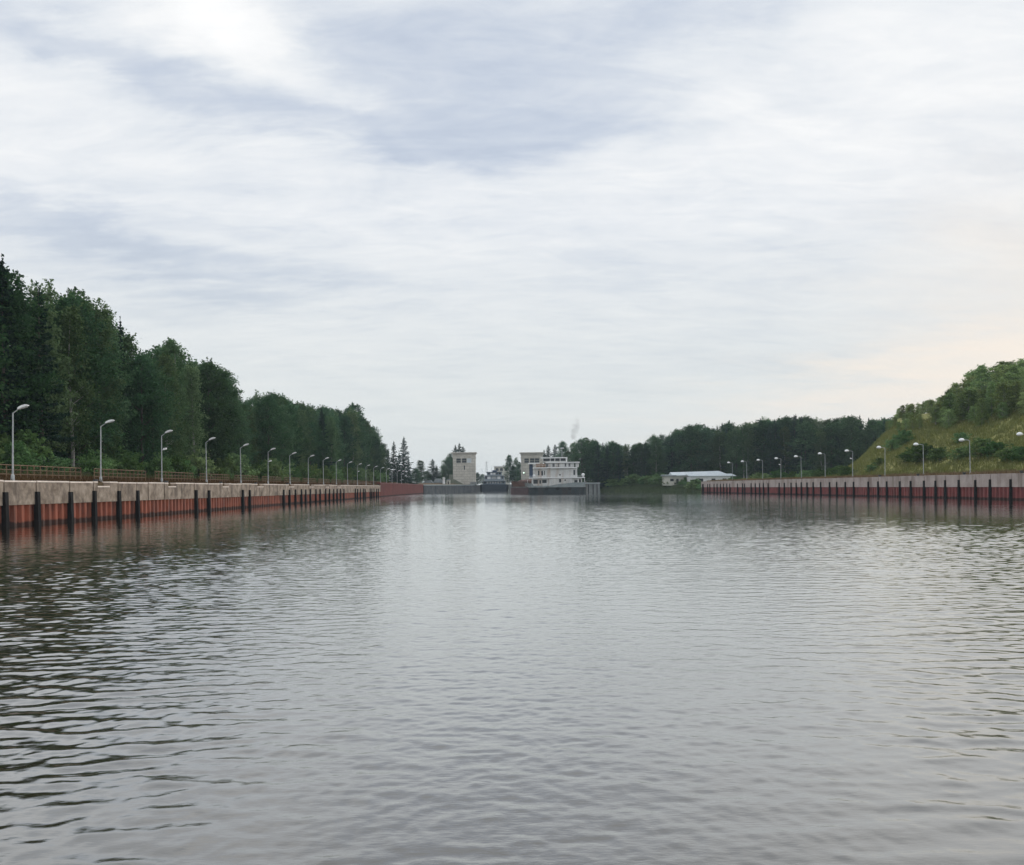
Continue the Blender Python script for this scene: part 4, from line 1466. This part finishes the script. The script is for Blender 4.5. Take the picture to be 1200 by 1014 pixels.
# ------------------------------------------------------------------ tugboat
def tugboat():
    s = 0.0296                       # metres per pixel of the enlarged view
    X0 = 688.0                       # its middle column

    def ux(u):
        return (u - X0) * s

    def vz(v):
        return (645 - v) * s
    Y = 318.0
    c = W(590 + X0 / 10.91, 575, Y)
    t_ = thing('tugboat', 'white decked pusher tugboat with dark hull and three tiers, beside the rusty barge', 'boat', (c.x, Y, 0), math.radians(-5))
    hb = 4.3                         # half beam

    def deckhouse(name, u0, u1, v0, v1, mat, hy, parent=None, y_off=0.0):
        return MB().box(ux(u0), ux(u1), -hy + y_off, hy + y_off, vz(v1), vz(v0), 0.12).build(name, mat, parent or t_)

    # hull: lofted stations
    st = [(330, 0.55), (352, 0.86), (420, 1.0), (700, 1.0), (960, 1.0), (1022, 0.86), (1048, 0.6)]

    def loft(levels, mat, name):
        vs, fs = [], []
        nl_ = len(levels)
        for u, k in st:
            rake = 0.0
            ring = [(-hb * k * f, vz(v)) for v, f in levels] + [(hb * k * f, vz(v)) for v, f in reversed(levels)]
            for yy_, z in ring:
                vs.append((ux(u), yy_, z))
        m_ = 2 * nl_
        for i in range(len(st) - 1):
            for k in range(m_):
                j = (k + 1) % m_
                fs.append((i * m_ + k, i * m_ + j, (i + 1) * m_ + j, (i + 1) * m_ + k))
        fs.append(tuple(range(m_)))
        fs.append(tuple((len(st) - 1) * m_ + k for k in reversed(range(m_))))
        return MB().add(vs, fs).build(name, mat, t_)
    loft([(700, 0.86), (640, 0.95), (566, 1.0)], M['hulldark'], 'hull')
    MB().box(ux(332), ux(1046), -hb * 0.995 - 0.10, hb * 0.995 + 0.1, vz(572), vz(560)).build('rubbing_strake', M['hulldark'], t_)
    # bulwark with its step towards the ends
    bw = [(336, 510), (380, 508), (400, 538), (600, 540), (700, 520), (800, 512), (900, 502), (1040, 498), (1042, 559), (334, 559)]
    b = MB()
    b.prism(bw, lambda u_, v_, d_: (ux(u_), d_, vz(v_)), -hb * 0.97, -hb * 0.97 + 0.16)
    b.prism(bw, lambda u_, v_, d_: (ux(u_), d_, vz(v_)), hb * 0.97 - 0.16, hb * 0.97)
    b.build('bulwark', M['greygreen'], t_)
    deckhouse('bow_bulwark', 332, 350, 512, 559, M['greygreen'], 2.6)
    deckhouse('main_deckhouse', 372, 1000, 446, 559, M['white'], 3.2)
    for u0, u1, v0, v1 in ((395, 450, 462, 512), (470, 490, 470, 512), (505, 560, 464, 505), (715, 742, 456, 500), (782, 800, 462, 480), (905, 945, 470, 505), (962, 986, 462, 508)):
        MB().box(ux(u0), ux(u1), -3.27, -3.19, vz(v1), vz(v0)).build('doorway', M['glass'], t_)
    for u in (380, 600, 862, 950, 1030):
        MB().box(ux(u), ux(u) + 0.16, -4.05, -3.88, vz(559), vz(446)).build('stanchion', M['whitecl'], t_)
    MB().box(ux(336), ux(612), -4.2, 4.2, vz(446), vz(436)).box(ux(612) + 0.003, ux(846), -3.4, 3.4, vz(446), vz(436)).box(ux(846) + 0.003, ux(1038), -4.2, 4.2, vz(446), vz(436)).build('upper_deck', M['whitecl'], t_)
    deckhouse('second_deckhouse', 402, 932, 322, 435.9, M['white'], 2.9)
    for u0, u1, v0, v1 in ((452, 470, 350, 408), (494, 516, 352, 412), (530, 540, 352, 405), (718, 736, 396, 416), (894, 916, 346, 408)):
        MB().box(ux(u0), ux(u1), -2.97, -2.89, vz(v1), vz(v0)).build('window', M['glass'], t_)
    MB().box(ux(388), ux(942), -3.7, 3.7, vz(321.9), vz(310)).build('bridge_deck', M['whitecl'], t_)
    for u in (392, 936):
        MB().box(ux(u), ux(u) + 0.15, -3.6, -3.45, vz(435), vz(322)).build('stanchion', M['whitecl'], t_)
    # blue funnel at the forward end
    MB().box(ux(340), ux(386), -1.2, 1.2, vz(435.9), vz(268), 0.15).build('funnel', M['bluedark'], t_)
    MB().box(ux(330), ux(470), -2.4, 2.4, vz(266), vz(250)).build('funnel_roof', M['whitecl'], t_)
    deckhouse('locker', 424, 548, 262.5, 309.9, M['rust'], 1.6, None, -1.2)
    deckhouse('bridge_house', 560, 900, 256, 309.9, M['white'], 2.6)
    for u0, u1 in ((564, 582), (634, 662), (700, 716), (786, 806), (834, 858)):
        MB().box(ux(u0), ux(u1), -2.67, -2.59, vz(302), vz(264)).build('window', M['glass'], t_)
    deckhouse('aft_cabinet', 920, 962, 262, 309.9, M['white'], 1.4, None, -1.0)
    MB().box(ux(548), ux(972), -3.3, 3.3, vz(255.9), vz(244)).build('wheelhouse_deck', M['whitecl'], t_)
    # wheelhouse: dark glass between white posts under a slab roof
    MB().box(ux(515), ux(800), -2.0, 2.0, vz(243.9), vz(232)).build('wheelhouse_sill', M['white'], t_)
    MB().box(ux(518), ux(796), -1.92, 1.92, vz(231.9), vz(197)).build('wheelhouse_glass', M['glass'], t_)
    for u in (512, 602, 660, 726, 800):
        MB().box(ux(u), ux(u) + 0.2, -2.06, -1.93, vz(231.9), vz(197)).build('wheelhouse_post', M['whitecl'], t_)
    MB().box(ux(484), ux(818), -2.5, 2.5, vz(196.9), vz(184)).build('wheelhouse_roof', M['whitecl'], t_)
    MB().box(ux(806), ux(818), -2.4, -2.2, vz(243.9), vz(197)).build('wheelhouse_post', M['whitecl'], t_)
    # masts, radar, rail
    mst = MB().tube((ux(752), 0, vz(184)), (ux(752), 0, vz(60)), 0.10, 0.06).build('mast', M['galv'], t_)
    MB().box(ux(728), ux(778), -0.15, 0.15, vz(72), vz(64)).build('radar', M['whitecl'], mst)
    MB().tube((ux(668), 0.5, vz(184)), (ux(668), 0.5, vz(112)), 0.05, 0.03).build('antenna', M['galv'], t_)
    MB().tube((ux(700), -1, vz(184)), (ux(700), -1, vz(140)), 0.04, 0.03).build('antenna', M['galv'], t_)
    rail = MB()
    for v in (415, 425):
        rail.tube((ux(350), -4.1, vz(v)), (ux(1030), -4.1, vz(v)), 0.025, n=5)
    for k in range(18):
        u = 350 + 680 * k / 17
        rail.tube((ux(u), -4.1, vz(436)), (ux(u), -4.1, vz(412)), 0.03, n=5)
    rail.build('guard_rail', M['whitecl'], t_)
    rail = MB()
    for v in (290, 276):
        rail.tube((ux(392), -3.6, vz(v)), (ux(938), -3.6, vz(v)), 0.022, n=5)
    for k in range(15):
        u = 392 + 546 * k / 14
        rail.tube((ux(u), -3.6, vz(310)), (ux(u), -3.6, vz(274)), 0.028, n=5)
    rail.build('guard_rail', M['whitecl'], t_)
    MB().ball((ux(1014), -3.0, vz(405)), 0.62, 0.62, 0.55, 12, 8).tube((ux(1014), -3.0, vz(436)), (ux(1014), -3.0, vz(415)), 0.2).build('life_raft', M['whitecl'], t_, True)
    MB().ball((ux(404), -3.4, vz(412)), 0.55, 0.4, 0.5, 12, 8).build('life_raft', M['whitecl'], t_, True)
    # winch and gear on the fore deck
    MB().tube((ux(296) , -1.4, vz(515)), (ux(296), 1.4, vz(515)), 0.5, 0.5, 12).box(ux(285), ux(330), -1.6, -1.3, vz(545), vz(500)).box(ux(285), ux(330), 1.3, 1.6, vz(545), vz(500)).build('winch', M['pier'], t_)
    tyre = MB()
    for u in (420, 560, 700, 850):
        b = MB()
        for k in range(14):
            a0, a1 = 2 * math.pi * k / 14, 2 * math.pi * (k + 1) / 14
            b.tube((ux(u) + 0.42 * math.cos(a0), -hb - 0.22, vz(575) + 0.42 * math.sin(a0)), (ux(u) + 0.42 * math.cos(a1), -hb - 0.22, vz(575) + 0.42 * math.sin(a1)), 0.13, n=6)
        b.build('tyre_fender', M['fender'], t_)
    return t_


tugboat()

# ------------------------------------------------------------------ barge
bx = W(597.4, 575, 332)
bg = thing('barge', 'rusty maroon barge seen end on with brown cargo heaped behind its coaming', 'barge', (bx.x + 6.6, 332, 0), math.radians(-4))
vs, fs = [], []
secs_ = [(0.0, 0.96, -0.2), (1.2, 1.0, -1.0), (48, 1.0, -1.0), (52, 0.8, 0.2)]
for yy_, k, zb in secs_:
    for sx, z in ((-6.4 * k, 2.55), (-6.4 * k, zb), (6.4 * k, zb), (6.4 * k, 2.55)):
        vs.append((sx, yy_, z))
for i in range(3):
    for k in range(4):
        j = (k + 1) % 4
        fs.append((i * 4 + k, i * 4 + j, i * 4 + 4 + j, i * 4 + 4 + k))
fs += [(0, 1, 2, 3), (15, 14, 13, 12)]
MB().add(vs, fs).build('hull', M['purple'], bg)
MB().box(-6.5, 6.5, -0.12, 51, 2.554, 2.85).build('gunwale', M['pier'], bg)
co = MB().box(-6.0, 6.0, 1.0, 1.25, 2.854, 5.0).box(-6.0, -5.75, 1.253, 47, 2.854, 5.0).box(5.75, 6.0, 1.253, 47, 2.854, 5.0).box(-5.745, 5.745, 46.7, 47, 2.854, 5.0)
for k in range(9):
    co.box(-5.9 + k * 1.45, -5.75 + k * 1.45, 0.8, 0.997, 2.854, 4.9)
co.build('coaming', M['brown'], bg)
nx, ny = 26, 50
gx, gy = np.meshgrid(np.linspace(-5.7, 5.7, nx), np.linspace(1.3, 46.6, ny))
hz = 3.2 + 2.4 * np.clip(1 - (np.abs(gx) / 6.4) ** 2.2, 0, 1) * np.clip((gy - 1.0) / 4, 0.25, 1) + rng.normal(0, 0.22, gx.shape)
iq = np.arange(nx * ny).reshape(ny, nx)
link('cargo', np_mesh('cargo', np.stack([gx, gy, hz], -1).reshape(-1, 3), np.stack([iq[:-1, :-1], iq[:-1, 1:], iq[1:, 1:], iq[1:, :-1]], -1).reshape(-1, 4), M['brown']), bg)
for sx in (-5.6, 5.6):
    MB().tube((sx, 0.45, 2.85), (sx, 0.45, 3.5), 0.18, 0.18, 10).tube((sx, 0.45, 3.5), (sx, 0.45, 3.62), 0.28, 0.25, 10).build('bitt', M['darkmetal'], bg)
MB().tube((0.3, 0.5, 2.85), (0.3, 0.5, 5.6), 0.06, 0.05).build('jackstaff', M['whitecl'], bg)


# ------------------------------------------------------------------ ship in the lock
def lockship():
    Y = 545.0
    c = W(579.2, 575, Y)
    t_ = thing('cargo_ship', 'navy hulled ship with grey blue decks facing out of the lock chamber', 'ship', (c.x, Y, 0))
    p = 0.545

    def ux(px):
        return (px - 579.7) * p

    def vz(py):
        return (HY + 0.2 - py) * p + CAMZ
    hw_ = 9.1
    vs, fs = [], []
    for yy_, k, zt_ in ((0, 0.90, vz(567.8)), (3, 1.0, vz(568.2)), (60, 1.0, vz(568.5)), (66, 0.7, vz(568))):
        for sx, z in ((-hw_ * k, zt_), (-hw_ * k * 0.94, -1), (hw_ * k * 0.94, -1), (hw_ * k, zt_)):
            vs.append((sx, yy_, z))
    for i in range(3):
        for k in range(4):
            j = (k + 1) % 4
            fs.append((i * 4 + k, i * 4 + j, i * 4 + 4 + j, i * 4 + 4 + k))
    fs += [(0, 1, 2, 3), (15, 14, 13, 12)]
    MB().add(vs, fs).build('hull', M['hullnavy'], t_)
    d1 = vz(563.8)
    z0 = vz(568.1)
    MB().box(-7.2, 7.2, 4, 22, z0, d1).build('main_deckhouse', M['bluegrey'], t_)
    for k in range(8):
        x = -6.0 + k * 1.7
        MB().box(x - 0.42, x + 0.42, 3.93, 4.02, z0 + 0.75, d1 - 0.5).build('window', M['whitecl'] if k not in (0, 7) else M['glass'], t_)
    MB().box(-8.0, 8.0, 2.2, 23, d1 + 0.004, d1 + 0.3).build('boat_deck', M['galv'], t_)
    d2 = vz(557.5)
    MB().box(-6.2, 6.2, 5, 20, d1 + 0.304, d2).build('second_deckhouse', M['bluegrey'], t_)
    for x, w_, mt in ((-3.4, 1.0, 'whitecl'), (-0.2, 1.5, 'galv'), (3.0, 1.0, 'whitecl'), (-5.3, 0.5, 'glass'), (5.2, 0.5, 'glass')):
        MB().box(x - w_, x + w_, 4.92, 5.02, d1 + 1.2, d2 - 0.5).build('window', M[mt], t_)
    MB().box(-6.8, 6.8, 4.2, 21, d2 + 0.004, d2 + 0.25).build('bridge_deck', M['galv'], t_)
    d3 = vz(553.5)
    MB().box(-4.8, 4.8, 6, 14, d2 + 0.254, d3).build('bridge', M['bluegrey'], t_)
    for x in (-3.6, -1.8, 0.0, 1.8, 3.6):
        MB().box(x - 0.7, x + 0.7, 5.92, 6.02, d2 + 0.75, d3 - 0.3).build('window', M['whitecl'] if x in (0.0, -1.8) else M['glass'], t_)
    MB().box(-5.3, 5.3, 5.4, 14.6, d3 + 0.004, d3 + 0.3).build('bridge_roof', M['bluedark'], t_)
    # lattice mast
    ms_ = MB()
    xm, zt_ = ux(570.5), vz(540.2)
    for dx in (-0.55, 0.55):
        ms_.tube((xm + dx, 8, d3), (xm + dx * 0.35, 8, zt_), 0.11, 0.08, 6)
    for k in range(6):
        f0, f1 = k / 6, (k + 1) / 6
        za, zb = d3 + (zt_ - d3) * f0, d3 + (zt_ - d3) * f1
        ms_.tube((xm - 0.55 * (1 - 0.65 * f0), 8, za), (xm + 0.55 * (1 - 0.65 * f1), 8, zb), 0.06, n=5)
    ms_.tube((xm - 1.2, 8, zt_ - 0.6), (xm + 1.2, 8, zt_ - 0.6), 0.07, n=5)
    ms_.build('mast', M['galv'], t_)
    for px, py in ((565, 548), (576.3, 546.5), (583, 549), (588, 550)):
        MB().tube((ux(px), 10, d3), (ux(px), 10, vz(py)), 0.09, 0.06, 6).build('antenna', M['bluegrey'], t_)
    rl_ = MB()
    for z in (0.5, 1.0):
        rl_.tube((-7.9, 2.4, d1 + 0.3 + z), (7.9, 2.4, d1 + 0.3 + z), 0.05, n=5)
    for k in range(13):
        x = -7.9 + 15.8 * k / 12
        rl_.tube((x, 2.4, d1 + 0.3), (x, 2.4, d1 + 1.35), 0.05, n=5)
    rl_.build('guard_rail', M['galv'], t_)
    MB().box(-1.5, 1.5, 15.5, 19, d2 + 0.254, d3 + 1.6, 0.2).build('funnel', M['bluedark'], t_)


lockship()


# ------------------------------------------------------------------ white building on the right shore
def white_building():
    Y = 345.0

    def at(px, py):
        v = W(px, py, Y)
        return v.x, v.z
    x0 = at(791, 560)[0]
    base = 3.2
    t_ = thing('building', 'long low white building with pale metal roofs on the shore by the dark wood', 'building', (x0, Y, base))

    def q(px, py):
        a, z = at(px, py)
        return a - x0, z - base
    # rear long hall
    xa, ze = q(793, 557)
    xb, zr = q(853, 551.6)
    MB().box(xa, xb, 7.2, 15, -0.5, ze).build('wall', M['cream'], t_)
    rf = MB()
    rf.add([(xa - 0.7, 6.2, ze + 0.05), (xb + 1.6, 6.2, ze + 0.25), (xb - 1.0, 11, zr + 0.1), (xa - 0.7, 11, zr - 0.3), (xa - 0.7, 16, ze), (xb + 1.2, 16, ze + 0.1),
            (xa - 0.7, 6.2, ze - 0.18), (xb + 1.6, 6.2, ze + 0.02), (xa - 0.7, 16, ze - 0.2), (xb + 1.2, 16, ze - 0.1)],
           [(0, 1, 2, 3), (3, 2, 5, 4), (0, 6, 7, 1), (4, 5, 9, 8), (0, 3, 4, 8, 6), (1, 7, 9, 5, 2), (6, 8, 9, 7)])
    rf.build('roof', M['roof_sky_pane'], t_)
    # front wing with its own lean-to roof
    xc, zf = q(808.5, 558.5)
    xd, zg = q(860, 555.3)
    MB().box(xc, xd - 1.2, 0.0, 7.0, -0.5, zf - 0.1).build('front_wall', M['whitecl'], t_)
    MB().prism([(-0.6, zf - 0.05), (7.15, zg - 0.05), (7.15, zg + 0.17), (-0.6, zf + 0.2)], lambda u_, v_, d_: (d_, u_, v_), xc - 0.4, xd + 0.8).build('front_roof', M['roof_sky_pane'], t_)
    for c in (xc + 4.5, xc + 9.5, xc + 14.0):
        MB().box(c - 0.8, c + 0.8, -0.08, 0.01, 0.9, 2.2).build('window', M['glass'], t_)
    # annex
    xe, zh = q(782.5, 558.0)
    MB().box(xe, xa - 0.01, 6.5, 13, -0.5, zh).build('annex_wall', M['cream'], t_)
    MB().prism([(-0.7, zh + 0.004), (7.0, zh + 0.004), (7.0, zh + 0.75), (-0.7, zh + 0.4)], lambda u_, v_, d_: (d_, 6.5 + u_, v_), xe - 0.5, xa + 1.0).build('annex_roof', M['roofgrey'], t_)
    MB().box(xe + 2.2, xe + 3.6, 6.42, 6.51, zh - 2.1, zh - 1.1).build('window', M['glass'], t_)
    MB().box(xa + 1.2, xa + 2.2, 7.12, 7.21, 0.2, 2.3).build('door', M['darkmetal'], t_)


white_building()


# ------------------------------------------------------------------ smoke puff above the tugboat
def smoke():
    mt, t, out = new_mat('smoke')
    pv = t.n('ShaderNodeVolumePrincipled')
    pv.inputs['Color'].default_value = (0.30, 0.28, 0.28, 1)
    tc = t.n('ShaderNodeTexCoord')
    n = t.noise(tc.outputs['Object'], 0.55, 3, 0.6)
    t.put(pv.inputs['Density'], t.math('MULTIPLY', t.ramp(n, [(0.38, (0, 0, 0)), (0.62, (1, 1, 1))]), 0.20))
    t.l(pv.outputs[0], out.inputs['Volume'])
    b = MB()
    p = W(674, 503, 325)
    for dx, dz, r_ in ((-0.6, -2.6, 1.3), (-0.2, -0.8, 1.5), (0.3, 1.1, 1.55), (0.7, 2.8, 1.1)):
        b.ball((dx, 0, dz), r_, r_, r_ * 1.2, 12, 8)
    o = b.build('smoke', mt)
    o.location = p
    tag(o, 'thin grey puff of smoke hanging above the tugboat', 'smoke', kind='stuff')


smoke()


# ------------------------------------------------------------------ air
def haze():
    mt, t, out = new_mat('haze')
    pv = t.n('ShaderNodeVolumePrincipled')
    pv.inputs['Color'].default_value = (0.78, 0.91, 1.0, 1)
    pv.inputs['Density'].default_value = 0.00017
    t.l(pv.outputs[0], out.inputs['Volume'])
    tag(MB().box(-1750, 1750, -120, 2100, -3.2, 48).build('haze', mt), kind='stuff')


haze()
